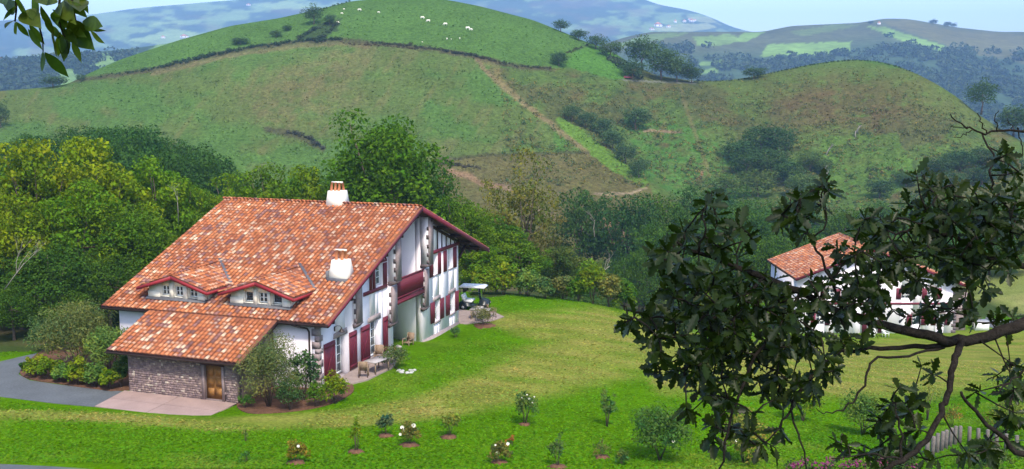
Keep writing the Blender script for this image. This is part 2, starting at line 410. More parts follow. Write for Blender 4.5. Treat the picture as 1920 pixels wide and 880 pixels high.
# ------------------------------------------------------------------ the hills, each a height field with its own distance
def strip(name, mat, pxs, crest, dcrest, pb, db, paint, step_rows=170, jitter=.012, extra=None, back=45, seed=1, bdepth=.35, expo=1.5, bumpz=0):
    px = np.asarray(pxs, float); pc = np.interp(px, [c[0] for c in crest], [c[1] for c in crest]); dc = np.interp(px, [c[0] for c in dcrest], [c[1] for c in dcrest])
    k = np.ones(7)/7; pc = np.convolve(np.pad(pc, 3, 'edge'), k, 'valid'); 
    for _ in range(6): dc = np.convolve(np.pad(dc, 3, 'edge'), k, 'valid')
    fr = np.linspace(0, 1, step_rows)                      # even in the picture, so detail is even
    PY = pb + (pc[None,:]-pb)*fr[:,None]; PX = np.broadcast_to(px, PY.shape)
    T = 1-(1-fr)**(1/expo); D = db + (dc[None,:]-db)*T[:,None]
    D = D*(1+jitter*(fbm(PX/60, PY/24, seed)-.5)*2*np.clip(4*(1-fr),0,1)[:,None])
    if extra is not None: D = D+extra(PX, PY)
    P = at(PX, PY, D); C = paint(PX, PY, P)
    bk = []
    for i in range(1, 15):
        q = P[-1].copy(); sc = 1+bdepth*i/14; q[:,:2] *= sc; q[:,2] = P[-1,:,2] - back*(i/14)**1.4; bk.append(q)
    A = np.concatenate([P, np.array(bk)], 0); CC = np.concatenate([C, np.broadcast_to(C[-1], (14,)+C[-1].shape)], 0)
    if bumpz: A[:step_rows,:,2] += bumpz*(fbm(A[:step_rows,:,0]*.35, A[:step_rows,:,1]*.35, seed+40)-.5)*np.clip((1-fr)*12,0,1)[:,None]
    ny, nx = A.shape[:2]; idx = np.arange(nx*ny).reshape(ny, nx)
    F = np.stack([idx[:-1,:-1], idx[:-1,1:], idx[1:,1:], idx[1:,:-1]], -1).reshape(-1, 4)
    setting(put(name, mesh(name, A, F, CC.reshape(-1,3), True), mat))
    def locate(x, y):                                       # world point of the hill under a photo pixel
        x = np.asarray(x, float); y = np.asarray(y, float)
        c = np.interp(x, px, pc); d1 = np.interp(x, px, dc); f = np.clip((pb-y)/(pb-c), 0, 1)
        dd = db+(d1-db)*(1-(1-f)**(1/expo)); dd = dd*(1+jitter*(fbm(x/60, y/24, seed)-.5)*2*np.clip(4*(1-f),0,1))
        if extra is not None: dd = dd+extra(x, y)
        return at(x, y, dd)
    return locate

H1 = [(120,152),(180,146),(285,131),(337,120),(394,106),(469,91),(562,79),(640,75),(690,81),(750,85),(810,92),(892,107),(937,118),(975,126),(1031,130)]
PATHD = [(892,108),(915,137),(945,166),(990,201),(1030,231),(1070,262),(1102,287)]
def paint_hill(x, y, P):
    wx = x+(fbm(x/26, y/13, 2)-.5)*16; wy = y+(fbm(x/26, y/13, 4)-.5)*9
    grass = np.array([.100,.195,.045]); olive = np.array([.135,.165,.050]); tan = np.array([.235,.180,.090]); brack = np.array([.120,.130,.048]); lush = np.array([.100,.225,.040]); rust = np.array([.17,.105,.055]); dark = np.array([.045,.075,.035])
    c = np.broadcast_to(grass, x.shape+(3,)).copy()
    n1 = fbm(x/70, y/35, 6); n2 = fbm(x/14, y/7, 7); n3 = fbm((x+y*.7)/16, (y-x*.1)/60, 17)
    h1y = np.interp(x, [p[0] for p in H1], [p[1] for p in H1]); lower = (y > h1y) & (x < 1040)
    c = lerp(c, olive, np.where(lower, .15+.6*sstep(.4,.68,n1), .10*n2))
    c = lerp(c, tan, np.where(lower, .32*sstep(.52,.72,n3)*sstep(.38,.6,n1), 0))
    pt = np.exp(-(((wx-575)/95)**2+((wy-175)/62)**2)); pt2 = np.exp(-(((wx-650)/60)**2+((wy-115)/26)**2)); pt3 = np.exp(-(((wx-520)/60)**2+((wy-215)/28)**2))
    c = lerp(c, tan, np.clip((pt*.8+pt2*.5+pt3*.4)*(.25+.7*sstep(.3,.7,n2)), 0, .6)*lower)
    px_l = np.interp(y, [p[1] for p in PATHD], [p[0] for p in PATHD])
    right = (x > px_l+3) & (y > 128) & (x > 900) | (x > 1060) & (y > 138)
    bc = lerp(np.broadcast_to(brack, c.shape), np.array([.115,.175,.045]), sstep(.4,.62,n1)); bc = lerp(bc, rust, .55*sstep(.55,.8,fbm(x/40,y/16,13))); bc = lerp(bc, dark, .55*sstep(.55,.75,n2))
    c = np.where(right[...,None], bc, c)
    up = inpoly(wx, wy, [(1310,150),(1600,110),(1760,150),(1900,250),(1560,170),(1400,190)]); c = lerp(c, np.array([.135,.19,.05]), up*.65)
    lowr = inpoly(wx, wy, [(1540,255),(1680,250),(1720,330),(1640,400),(1540,390)]); c = lerp(c, np.array([.11,.21,.04]), lowr*(.4+.5*n2))
    heath = np.exp(-(((wx-1590)/150)**2+((wy-195)/50)**2)); c = lerp(c, rust*.9, np.clip(heath*1.0*sstep(.3,.65,n2+.1), 0, .62))
    gl = inpoly(wx, wy, [(1170,215),(1300,240),(1420,330),(1300,380),(1200,330)]); c = lerp(c, np.array([.085,.20,.04]), gl*sstep(.3,.6,n2)*.8)
    low = inpoly(x, y, [(820,302),(905,292),(975,289),(1102,287),(1215,346),(1240,380),(1180,600),(830,600)]); c = np.where(low[...,None], lerp(np.broadcast_to(np.array([.15,.145,.055]), c.shape), rust, .5*n2), c)
    st = inpoly(x, y, [(1040,222),(1060,222),(1120,265),(1180,312),(1217,343),(1208,352),(1150,322),(1102,287),(1060,250)]); c = np.where(st[...,None], np.array([.14,.24,.04]), c)
    sh = inpoly(x, y, [(1060,122),(1075,100),(1105,86),(1170,108),(1178,146),(1150,148),(1090,134)]); c = np.where(sh[...,None], lush, c)
    def line(pts, wd, cc, k=1.0, j=3):
        d = linedist(x+(n2-.5)*j*2, y+(fbm(x/9,y/6,23)-.5)*j, pts); nonlocal c; c = lerp(c, np.array(cc), (1-sstep(wd*.5, wd*1.2, d))*k)
    line(PATHD, 5, (.27,.19,.11), .85); line([(905,112),(930,122),(935,150),(960,175)], 8, (.25,.19,.09), .6)
    line(H1, 5, (.10,.075,.05), .8); line([(x0,y0+8) for x0,y0 in H1[2:9]], 4, (.24,.16,.10), .6)
    line([(500,243),(545,250),(575,262),(605,280)], 7, (.10,.085,.05), .8); line([(825,300),(905,291),(975,288),(1104,286)], 3.5, (.09,.085,.045), .8)
    line([(1275,165),(1288,205),(1300,240),(1318,290),(1330,330)], 4, (.20,.165,.075), .7); line([(1208,246),(1240,245),(1276,249)], 3, (.33,.22,.15), .9, 1)
    line([(1168,150),(1215,153),(1260,155),(1305,156)], 1.5, (.24,.24,.23), .85, 0); line([(1306,338),(1314,330),(1318,321)], 2.5, (.34,.18,.12), .9, 1)
    line([(845,322),(880,332),(905,345),(950,352)], 6, (.30,.18,.12), .9); line([(1115,362),(1140,365),(1180,362),(1212,352)], 3, (.34,.25,.17), .9, 1)
    line([(1118,412),(1150,425),(1165,438),(1140,455)], 8, (.36,.19,.13), .9); line([(1165,415),(1155,432),(1165,450)], 9, (.36,.19,.13), .8); line([(950,350),(985,380),(1020,400),(1060,410)], 9, (.26,.18,.12), .6)
    br = inpoly(wx, wy, [(556,76),(585,52),(612,40),(640,36),(632,58),(606,76)]); c = lerp(c, np.array([.055,.085,.035]), br*.85)
    for a in range(9):                                       # faint cattle terraces along the upper pasture
        pass
    return np.clip(c*np.array([.62,.66,.58]), .01, .6)
def extra_hill(x, y):
    xl = np.interp(y, [190,215,250,290,345,400,470], [1040,1056,1102,1142,1216,1290,1380]); return 24*sstep(0, 36, x-xl)*np.clip((y-150)/230, 0, 1)*(1-sstep(340, 430, y))
hill_at = strip('hill', M['hill'], np.arange(-260, 2200, 4), [(-260,200),(0,171),(86,164),(130,157),(152,145),(170,136),(225,112),(337,75),(431,49),(525,34),(600,17),(656,3),(740,-6),(800,-5),(850,2),(900,12),(1000,38),(1060,62),(1099,79),(1140,92),(1180,118),(1230,142),(1300,152),(1345,152),(1380,149),(1420,142),(1470,131),(1520,121),(1560,115),(1600,112),(1640,114),(1680,123),(1720,139),(1760,160),(1800,186),(1830,212),(1870,238),(1920,268),(2200,330)],
    [(-260,330),(0,370),(160,385),(740,430),(1100,405),(1300,375),(1600,390),(1920,310),(2200,300)], 744.0, 150.0, paint_hill, 230, .012, extra_hill, 60, 3, bumpz=1.3)

def paint_f1(x, y, P):
    n1 = fbm(x/60, y/22, 41); n2 = fbm(x/12, y/6, 42); wx = x+(n2-.5)*8; wy = y+(fbm(x/12,y/6,44)-.5)*5
    wood = np.array([.050,.085,.042]); heath = np.array([.082,.092,.048]); fld = np.array([.15,.25,.06])
    top = np.interp(x, [1180,1430,1660,1920], [60,60,35,60]); c = lerp(np.broadcast_to(wood, x.shape+(3,)), heath, sstep(62,18,y-top)*.95*sstep(.2,.45,n1+.15))
    for poly, k in (([(1424,107),(1440,83),(1598,78),(1592,97),(1540,103),(1480,105)],1),([(1622,49),(1660,51),(1790,93),(1768,97),(1690,76)],1),([(1300,70),(1370,64),(1384,72),(1370,84),(1310,88)],.75),([(1372,80),(1392,62),(1432,61),(1400,78)],1),([(1310,118),(1352,112),(1356,120),(1312,124)],.8),([(1316,132),(1345,128),(1345,138),(1316,140)],.8),([(1480,58),(1560,48),(1625,47),(1500,68)],.35),([(1120,95),(1220,64),(1300,60),(1240,75)],.5)):
        c = lerp(c, fld, inpoly(wx, wy, poly)*k)
    rw = inpoly(wx, wy, [(1650,40),(1700,38),(1800,60),(1920,65),(1920,120),(1800,95)]); c = lerp(c, np.array([.12,.115,.05]), rw*.7)
    return c
f1_at = strip('far_ridge', M['farhill'], np.arange(1080, 2300, 4), [(1080,100),(1140,80),(1180,68),(1220,60),(1300,60),(1430,60),(1482,49),(1610,43),(1659,35),(1704,36),(1745,43),(1797,52),(1872,60),(1920,60),(2300,75)], [(1080,1600),(1430,1850),(1660,2000),(2300,1850)], 330.0, 800.0, paint_f1, 110, .01, None, 190, 5, .3)
def paint_f1l(x, y, P):
    n1 = fbm(x/50, y/16, 51); n2 = fbm(x/12, y/6, 52); c = lerp(np.broadcast_to(np.array([.13,.22,.07]), x.shape+(3,)), np.array([.035,.062,.036]), sstep(.42,.55,n1+.25*sstep(120,20,x)*sstep(100,130,y)))
    d = linedist(x, y, [(124,124),(160,112),(200,106),(225,100)]); d2 = linedist(x, y, [(110,112),(150,100),(215,97)]); c = lerp(c, np.array([.03,.055,.03]), (1-sstep(1,3,np.minimum(d,d2))))
    c = lerp(c, np.array([.15,.25,.075]), inpoly(x, y, [(95,160),(120,126),(180,108),(300,96),(300,130),(170,160)])*.8)
    return c
f1l_at = strip('far_slope', M['farhill'], np.arange(-500, 480, 4), [(-500,140),(-100,126),(0,118),(60,116),(110,110),(150,99),(225,94),(300,84),(400,66),(480,55)], [(-500,1250),(0,1250),(480,1400)], 300.0, 750.0, paint_f1l, 80, .01, None, 100, 6, .3)
def paint_f2(x, y, P):
    n1 = fbm(x/45, y/14, 61); n2 = fbm(x/10, y/5, 62)
    c = lerp(np.broadcast_to(np.array([.045,.075,.05]), x.shape+(3,)), np.array([.17,.25,.10]), sstep(.5,.62,n1)*.9); c = lerp(c, np.array([.12,.10,.07]), sstep(.55,.7,fbm(x/80,y/20,63))*.6)
    c = lerp(c, np.array([.30,.33,.15]), inpoly(x+(n2-.5)*6, y, [(1215,58),(1260,46),(1330,44),(1345,52),(1290,60)])*.7 + inpoly(x+(n2-.5)*6, y+(n2-.5)*4, [(1285,30),(1330,32),(1350,46),(1300,40)])*.6)
    c = lerp(c, np.array([.24,.33,.12]), inpoly(x+(n2-.5)*10, y+(n2-.5)*4, [(240,75),(330,55),(370,62),(400,75),(300,85)])*.8 + inpoly(x+(n2-.5)*10, y+(n2-.5)*4, [(470,8),(540,2),(600,14),(520,18)])*.9 + inpoly(x+(n2-.5)*10, y, [(285,42),(345,40),(345,45),(290,46)])*.8)
    return c
f2_at = strip('far_mountain', M['farhill'], np.arange(-700, 2500, 5), [(-700,70),(-100,48),(0,39),(80,33),(169,28),(262,15),(394,4),(442,0),(600,-16),(760,-34),(900,-30),(1100,-16),(1200,-4),(1235,9),(1262,14),(1290,19),(1320,28),(1345,38),(1365,48),(1390,56),(1430,64),(1600,95),(2500,140)], [(-700,4000),(600,4600),(1200,4800),(1430,4000),(2500,4000)], 210.0, 2100.0, paint_f2, 90, .008, None, 400, 8, .3)
pl = np.array([(-14000,-6000,-50),(14000,-6000,-50),(14000,16000,-50),(-14000,16000,-50)], float)
setting(put('valley_floor', mesh('valley_floor', pl, [(0,1,2,3)], [(.05,.08,.04)]), M['farhill']))

hb = MB(); hb.box(-6800, 6800, -600, 6300, -52.0, 480.0)
hz = put('haze', hb.mesh('haze')); hz['kind'] = 'stuff'; hz['label'] = 'pale blue summer haze lying over the far hills'; hz['category'] = 'haze'
hm = bpy.data.materials.new('haze'); hm.use_nodes = True; ht = hm.node_tree; ht.nodes.clear()
pv = ht.nodes.new('ShaderNodeVolumePrincipled'); ho = ht.nodes.new('ShaderNodeOutputMaterial')
pv.inputs['Color'].default_value = (.34, .57, 1.0, 1); pv.inputs['Density'].default_value = 2.1e-4; pv.inputs['Anisotropy'].default_value = 0.0
ht.links.new(pv.outputs[0], ho.inputs['Volume']); hz.data.materials.append(hm)
# ------------------------------------------------------------------ building helpers (local frame: x out of the gable, y along the gable, z up)
def strips(mb, axis, y0, y1, a0, a1, zbot, ztop, holes, c=None):
    """a wall between y0 and y1 (thickness a0..a1 on the other axis) with real openings; ztop is a function of y"""
    ys = sorted({y0, y1, *[h[0] for h in holes], *[h[1] for h in holes], *getattr(ztop, 'breaks', ())}); ys = [q for q in ys if y0 <= q <= y1]
    for p, q in zip(ys[:-1], ys[1:]):
        m = (p+q)/2; hs = sorted([(h[2], h[3]) for h in holes if h[0] <= m <= h[1]]); z = zbot
        for lo, hi in hs + [(None, None)]:
            t0, t1 = (lo, lo) if lo is not None else (ztop(p), ztop(q))
            if t0 > z+1e-4 or t1 > z+1e-4:
                P = []
                for zz in ((z, z), (t0, t1)):
                    for (yy, k) in ((p, 0), (p, 0), (q, 1), (q, 1)): P.append([yy, zz[k]])
                aa = [a0, a1, a1, a0]*2
                mb.hexa([((aa[i], P[i][0], P[i][1]) if axis == 'x' else (P[i][0], aa[i], P[i][1])) for i in range(8)], c)
            z = hi if hi is not None else z
def tilecol(r):
    k = r.random()
    base = (.41,.138,.058) if k < .42 else (.31,.102,.050) if k < .66 else (.225,.105,.092) if k < .80 else (.46,.19,.095) if k < .93 else (.54,.37,.26)
    f = .85+.3*r.random(); return (base[0]*f, base[1]*f, base[2]*f)
def tile_geo(L=.45, W=.22, Hh=.078, n=4):
    V = []; F = []; rows = ((0, 1.0, .038), (L*.42, .93, .022), (L, .82, .0))
    for (yy, wf, lift) in rows:
        for i in range(n+1):
            t = math.pi*i/n; V.append((-math.cos(t)*W/2*wf, yy, math.sin(t)*Hh*wf+lift))
    for j in range(2):
        for i in range(n): a = j*(n+1)+i; F.append((a, a+1, a+n+2, a+n+1))
    th = .016; b = len(V)
    for i in range(n+1):
        t = math.pi*i/n; V.append((-math.cos(t)*(W/2-th), 0, math.sin(t)*(Hh-th)+.038))
    for i in range(n): F.append((b+i, b+i+1, i+1, i))
    return np.array(V), F
def tile_cols(c, r):                                       # whitish glare speckles painted on some lower ends, darker upper end
    k = r.random(); lo = tuple(q*1.1 for q in c) if k < .55 else tuple(.62*q+.38*w_ for q, w_ in zip(c, (.64,.46,.34))) if k < .80 else tuple(q*.8 for q in c); hi = tuple(q*.88 for q in c)
    return [lo]*4+[hi]*4+[tuple(q*.7 for q in c)]*4
TV, TF = tile_geo()
def tile_field(o, ex, up, ncol, nrow, sp=.29, ex_len=.345, keep=None, r=random):
    """tiles laid from the eave point o, columns along ex, courses along up; yields (matrix rows, colour)"""
    ex = Vector(ex).normalized(); up = Vector(up).normalized(); nn = ex.cross(up)
    if nn.z < 0: nn = -nn
    out = []
    for i in range(ncol):
        for j in range(nrow):
            p = Vector(o)+ex*(sp*(i+.5)+r.uniform(-.012,.012))+up*(ex_len*j+r.uniform(-.015,.015))+nn*(.02+r.uniform(0,.012))
            if keep and not keep(p+up*.2): continue
            a = r.uniform(-.035,.035); w9 = float(fbm(np.array([p.x*.55]), np.array([p.y*.4+p.z]), 91)[0]); tc9 = tilecol(r); g9 = .72+.56*w9; tc9 = (tc9[0]*g9, tc9[1]*g9*(.93+.14*w9), tc9[2]*g9); e2 = ex*math.cos(a)+up*math.sin(a); u2 = up*math.cos(a)-ex*math.sin(a)
            out.append((p+nn*(.05*(w9-.5)), e2, u2, nn, tc9))
    return out
def tile_join(name, T, parent, mat=None):
    V = np.empty((len(T), len(TV), 3)); C = []
    for k, (p, e, u, n, c) in enumerate(T):
        B = np.array([e, u, n]); V[k] = TV @ B + np.array(p); C += tile_cols(c, random)
    F = (np.array(TF)[None]+np.arange(len(T))[:,None,None]*len(TV)).reshape(-1, 4)
    o = put(name, mesh(name, V.reshape(-1,3), F, C), mat or M['tiles'], parent); o['kind'] = 'stuff'; return o
TILE_VAR = []
def tile_single(T, parent):
    global TILE_VAR
    if not TILE_VAR:
        for k in range(40):
            me = mesh('roof_tile', TV, TF, tile_cols(tilecol(random), random)); me.materials.append(M['tiles']); TILE_VAR.append(me)
    for (p, e, u, n, c) in T:
        o = bpy.data.objects.new('roof_tile', random.choice(TILE_VAR)); COL.objects.link(o); o.parent = parent
        m = Matrix.Identity(4)
        for a in range(3): m[a][0] = e[a]; m[a][1] = u[a]; m[a][2] = n[a]; m[a][3] = p[a]
        o.matrix_local = m
def ridge_caps(a, b, parent, sp=.42, r=.15):
    a = Vector(a); b = Vector(b); d = (b-a); n = int(d.length/sp); d.normalize(); T = []
    sx = d.cross(Vector((0,0,1))).normalized()
    V = []; F = []; C = []
    for i in range(n):
        p = a+d*(sp*i); k = len(V); c = tilecol(random)
        for yy, rr, l in ((0, 1.0, .03), (sp+.08, .85, 0)):
            for j in range(7):
                t = math.pi*j/6; V.append(p+d*yy+sx*(math.cos(t)*r*rr)+Vector((0,0,math.sin(t)*r*.75*rr+l)))
        for j in range(6): F.append((k+j, k+j+1, k+8+j, k+7+j)); C.append(c)
    o = put('ridge_tiles', mesh('ridge_tiles', V, F, C), M['tiles'], parent); o['kind'] = 'stuff'; return o
def window(parent, plane, a0, a1, z0, z1, x, cols, rows, name='window', inward=-1, fr=.06, axis='x', open_sash=False):
    """a window in a wall; axis 'x': glass lies in plane x = const, runs along y;  axis 'y': plane y = const, runs along x"""
    def bx(mb, p0, p1, q0, q1, d0, d1):
        if axis == 'x': mb.box(d0, d1, p0, p1, q0, q1)
        else: mb.box(p0, p1, d0, d1, q0, q1)
    f = MB(); d0, d1 = x-.035, x+.035
    bx(f, a0, a1, z0, z0+fr*1.3, d0, d1); bx(f, a0, a1, z1-fr, z1, d0, d1)
    bx(f, a0, a0+fr, z0+fr*1.3, z1-fr, d0, d1); bx(f, a1-fr, a1, z0+fr*1.3, z1-fr, d0, d1)
    g0, g1 = a0+fr, a1-fr; h0, h1 = z0+fr*1.3, z1-fr
    if not open_sash:
        for i in range(1, cols):
            c = g0+(g1-g0)*i/cols; wd = .045 if i*2 == cols else .022; bx(f, c-wd, c+wd, h0, h1, d0+.008, d1-.008)
        for j in range(1, rows):
            c = h0+(h1-h0)*j/rows; bx(f, g0, g1, c-.02, c+.02, d0+.012, d1-.012)
    o = f.build(name, M['whitewood'], parent)
    for i in range(cols):
        for j in range(rows):
            p0 = g0+(g1-g0)*i/cols; p1 = g0+(g1-g0)*(i+1)/cols; q0 = h0+(h1-h0)*j/rows; q1 = h0+(h1-h0)*(j+1)/rows
            g = MB(); bx(g, p0, p1, q0, q1, x-.006, x+.004); g.build('pane', M['glass'], o)
    return o
def shutter(parent, y0, y1, z0, z1, x, name='shutter', axis='x', brace=True, ang=0):
    mb = MB(); n = max(2, int(round((y1-y0)/.15))); th = .045
    def bx(p0, p1, q0, q1, d0, d1):
        if axis == 'x': mb.box(d0, d1, p0, p1, q0, q1)
        else: mb.box(p0, p1, d0, d1, q0, q1)
    wd = (y1-y0)/n; sg = 1 if axis == 'x' else -1
    for i in range(n): bx(y0+wd*i+.004, y0+wd*(i+1)-.004, z0, z1, x, x+th*sg)
    if brace:
        for zz in ((z0+.16), (z1-.28)): bx(y0+.02, y1-.02, zz, zz+.12, x+th*sg, x+(th+.025)*sg)
        a = (x+th+.014, y0+.08, z0+.28); b = (x+th+.014, y1-.08, z1-.28)
        if axis == 'x': mb.bar(a, b, .10, .024, up=(1, 0, 0))
    return mb.build(name, M['maroon'], parent)

# ------------------------------------------------------------------ the farmhouse
AZ = R(19.3); BX = np.array([-9.61, 59.43, 0.0])
house = empty('farmhouse', BX, -AZ)
tag(house, 'large white farmhouse with broad red tiled roof, two dormers and maroon shutters', 'house')
def hw(x, y, z=0): return np.array([BX[0]+x*math.cos(AZ)+y*math.sin(AZ), BX[1]-x*math.sin(AZ)+y*math.cos(AZ), z])
RS, RZ, MF, MR = 8.746, 8.855, .4028, .3667              # ridge place and height, front and rear slope
def roofz(s): return RZ-MF*(RS-s) if s < RS else RZ-MR*(s-RS)
def under(s): return roofz(s)-.26
under.breaks = (RS,)
XL = -13.5                                                # far gable
gw = MB()
doors = [(-1.55,-.42,-.02,2.33), (2.72,3.95,-.02,2.33)]
up1 = [(2.55,3.45,4.38,5.35), (4.0,4.75,4.38,5.9)]
strips(gw, 'x', -3.45, 5.95, -.45, 0, -1.2, under, doors+[(3.5,4.55,4.36,5.75)])
strips(gw, 'x', 10.45, 17.05, -.45, 0, -1.8, under, [(12.55,13.45,.26,1.74),(15.3,16.25,.26,1.74),(12.35,13.15,3.62,5.05),(15.2,15.95,3.62,5.05)])
strips(gw, 'x', 5.95, 10.45, -3.0, -2.6, -1.2, under, [(7.2,8.5,.0,2.2),(7.2,8.5,2.95,5.0)])     # back of the loggia
gw.box(-2.6, -.45, 5.5, 5.95, -1.2, 5.0); gw.box(-2.6, -.45, 5.5, 5.95, 5.0, under(5.5))
strips(gw, 'y', -2.6, -.45, 10.45, 10.9, -1.2, lambda x: under(10.9), [])
strips(gw, 'y', XL, -.45, -3.45, -3.0, -.8, lambda x: under(-3.45)+.02, [])
strips(gw, 'y', XL, -.45, 16.6, 17.05, -2.2, lambda x: under(17.0), [])
strips(gw, 'x', -3.0, 16.6, XL, XL+.45, -2.2, under, [])
gw.build('wall', M['plaster'], house)
pl_ = MB(); pl_.box(0, .03, 10.46, 17.07, -1.8, -.62); pl_.build('plinth', M['lintel'], house)

# roof: boarded slabs, then the tiles
def slab(mb, x0, x1, s0, s1, th=.20, drop=.03):
    a = roofz(s0)-drop; b = roofz(s1)-drop
    if abs(s0-RS) < 1e-6 or abs(s1-RS) < 1e-6: pass
    mb.hexa([(x0,s0,a-th),(x1,s0,a-th),(x1,s1,b-th),(x0,s1,b-th),(x0,s0,a),(x1,s0,a),(x1,s1,b),(x0,s1,b)])
roof = MB(); slab(roof, -14.3, .9, -3.957, RS); slab(roof, -14.3, .9, RS, 21.14); slab(roof, -10.86, -2.27, -7.70, -3.957)
roof = roof.build('roof', M['darkwood'], house)
tb = MB()
for x0, x1, s0, s1 in ((-14.3,.9,-3.957,RS),(-14.3,.9,RS,21.14),(-10.86,-2.27,-7.70,-3.957)):
    tb.add([(x0,s0,roofz(s0)-.024),(x1,s0,roofz(s0)-.024),(x1,s1,roofz(s1)-.024),(x0,s1,roofz(s1)-.024)], [(0,1,2,3)])
tb.build('tile_bed', M['tilebase'], roof)
upf = Vector((0,1,MF)).normalized(); upr = Vector((0,-1,MR)).normalized()
slf = math.hypot(1, MF)
DORM = [(9.72,2.46), (4.02,2.48)]                          # dormers: centre as distance from the gable, half width
def in_dormer(p):
    for c, hw_ in DORM:
        if abs(-p.x-c) < 1.98 and -2.95 < p.y and p.z < 5.62-.335*abs(-p.x-c)-.1: return True
    return False
def ch_keep(p): return not (abs(-p.x-.66) < .52 and abs(p.y-.45) < .55)
nF = int((RS+3.957)*slf/.345)
T = tile_field((-14.3,-4.02,roofz(-4.02)-.02), (1,0,0), upf, 52, nF+1, keep=lambda p: not in_dormer(p) and ch_keep(p))
lean = tile_field((-10.86,-7.76,roofz(-7.76)-.02), (1,0,0), upf, 29, 11)
lean.sort(key=lambda q: q[0].y); tile_single(lean[:300], roof); T += lean[300:]
T += tile_field((.9,21.2,roofz(21.2)-.02), (-1,0,0), upr, 52, int((21.2-RS)*math.hypot(1,MR)/.345)+1)
tile_join('roof_tiles', T, roof)
ridge_caps((-14.35,RS,RZ+.03), (.92,RS,RZ+.03), roof)
for x in (.905, -14.32):                                   # verge boards
    vg = MB()
    vg.hexa([(x,-3.96,roofz(-3.957)-.20),(x+.05,-3.96,roofz(-3.957)-.20),(x+.05,RS,RZ-.20),(x,RS,RZ-.20),(x,-3.96,roofz(-3.957)-.02),(x+.05,-3.96,roofz(-3.957)-.02),(x+.05,RS,RZ-.02),(x,RS,RZ-.02)])
    vg.hexa([(x,RS,RZ-.34),(x+.05,RS,RZ-.34),(x+.05,21.15,roofz(21.14)-.34),(x,21.15,roofz(21.14)-.34),(x,RS,RZ-.02),(x+.05,RS,RZ-.02),(x+.05,21.15,roofz(21.14)-.02),(x,21.15,roofz(21.14)-.02)])
    vg.build('verge_board', M['maroon'], roof)
for x in (-10.885, -2.262):
    q = MB(); q.hexa([(x,-7.71,roofz(-7.7)-.26),(x+.04,-7.71,roofz(-7.7)-.26),(x+.04,-3.98,roofz(-3.957)-.26),(x,-3.98,roofz(-3.957)-.26),(x,-7.71,roofz(-7.7)-.02),(x+.04,-7.71,roofz(-7.7)-.02),(x+.04,-3.98,roofz(-3.957)-.02),(x,-3.98,roofz(-3.957)-.02)]); q.build('verge_board', M['darkwood'], roof)
for s in (-3.2,-1.0,1.4,3.6,5.8,8.2,10.8,13.2,15.6,17.6,19.4):       # purlin ends under the overhang
    q = MB(); q.box(-.3, .86, s-.09, s+.09, roofz(s)-.46, roofz(s)-.26-.03*0); q.build('purlin', M['darkwood'], roof)
for s in np.arange(17.3, 21.0, .6):
    pass
for x in np.arange(-13.6, .6, .62):                        # rafter tails below the rear eave
    q = MB(); q.hexa([(x-.05,17.0,roofz(17.0)-.40),(x+.05,17.0,roofz(17.0)-.40),(x+.05,20.95,roofz(20.95)-.38),(x-.05,20.95,roofz(20.95)-.38),(x-.05,17.0,roofz(17.0)-.235),(x+.05,17.0,roofz(17.0)-.235),(x+.05,20.95,roofz(20.95)-.235),(x-.05,20.95,roofz(20.95)-.235)]); q.build('rafter', M['darkwood'], roof)
def gut(x0, x1, s, z):
    mb = MB(); V = []; F = []; n = 7
    for x in (x0, x1):
        for j in range(n): t = math.pi+math.pi*j/(n-1); V.append((x, s+.075*math.cos(t), z+.075*math.sin(t)))
        for j in range(n): t = math.pi+math.pi*j/(n-1); V.append((x, s+.062*math.cos(t), z+.062*math.sin(t)+.004))
    for j in range(n-1): F += [(j, j+1, 2*n+j+1, 2*n+j), (n+j, n+j+1, 3*n+j+1, 3*n+j)]
    F += [(0, n, 3*n, 2*n), (n-1, 2*n-1, 4*n-1, 3*n-1)]
    mb.add(V, F); return mb
gut(-10.9, -2.2, -7.80, roofz(-7.8)-.07).build('gutter', M['gutter'], roof)
gut(-2.2, .86, -4.06, roofz(-4.06)-.07).build('gutter', M['gutter'], roof)
gut(-14.3, -10.95, -4.06, roofz(-4.06)-.07).build('gutter', M['gutter'], roof)
dp = MB(); dp.tube([(-1.35,-4.04,3.55),(-1.0,-4.0,3.46),(-.62,-3.62,3.3),(-.55,-3.53,3.1),(-.55,-3.53,-.2)], .055, 8); dp.build('downpipe', M['gutter'], house)

# lean-to with a stone face
lw = MB(); FY = -7.12
strips(lw, 'y', -9.95, -2.88, FY, FY+.4, -.75, lambda x: roofz(FY)-.25, [(-4.93,-3.83,-.16,1.74)])
lw.hexa([(-3.28,FY+.4,-.7),(-2.88,FY+.4,-.7),(-2.88,-3.46,-.7),(-3.28,-3.46,-.7),(-3.28,FY+.4,roofz(FY+.4)-.25),(-2.88,FY+.4,roofz(FY+.4)-.25),(-2.88,-3.46,roofz(-3.46)-.25),(-3.28,-3.46,roofz(-3.46)-.25)])
lw.hexa([(-9.95,FY+.4,-.7),(-9.55,FY+.4,-.7),(-9.55,-3.46,-.7),(-9.95,-3.46,-.7),(-9.95,FY+.4,roofz(FY+.4)-.25),(-9.55,FY+.4,roofz(FY+.4)-.25),(-9.55,-3.46,roofz(-3.46)-.25),(-9.95,-3.46,roofz(-3.46)-.25)])
lean_o = lw.build('stone_wall', M['stonebase'], house)
r_ = random.Random(5); fs = MB()
def stone(mb, x0, x1, z0, z1, y, d, c):
    j = lambda: r_.uniform(-.02, .02)
    b = [(x0+j(),y,z0+j()),(x1+j(),y,z0+j()),(x1+j(),y,z1+j()),(x0+j(),y,z1+j())]; e = .022
    f = [(x0+e+j(),y-d,z0+e+j()),(x1-e+j(),y-d,z0+e+j()),(x1-e+j(),y-d,z1-e+j()),(x0+e+j(),y-d,z1-e+j())]
    mb.add(b+f, [(4,5,6,7),(0,1,5,4),(1,2,6,5),(2,3,7,6),(3,0,4,7)], c)
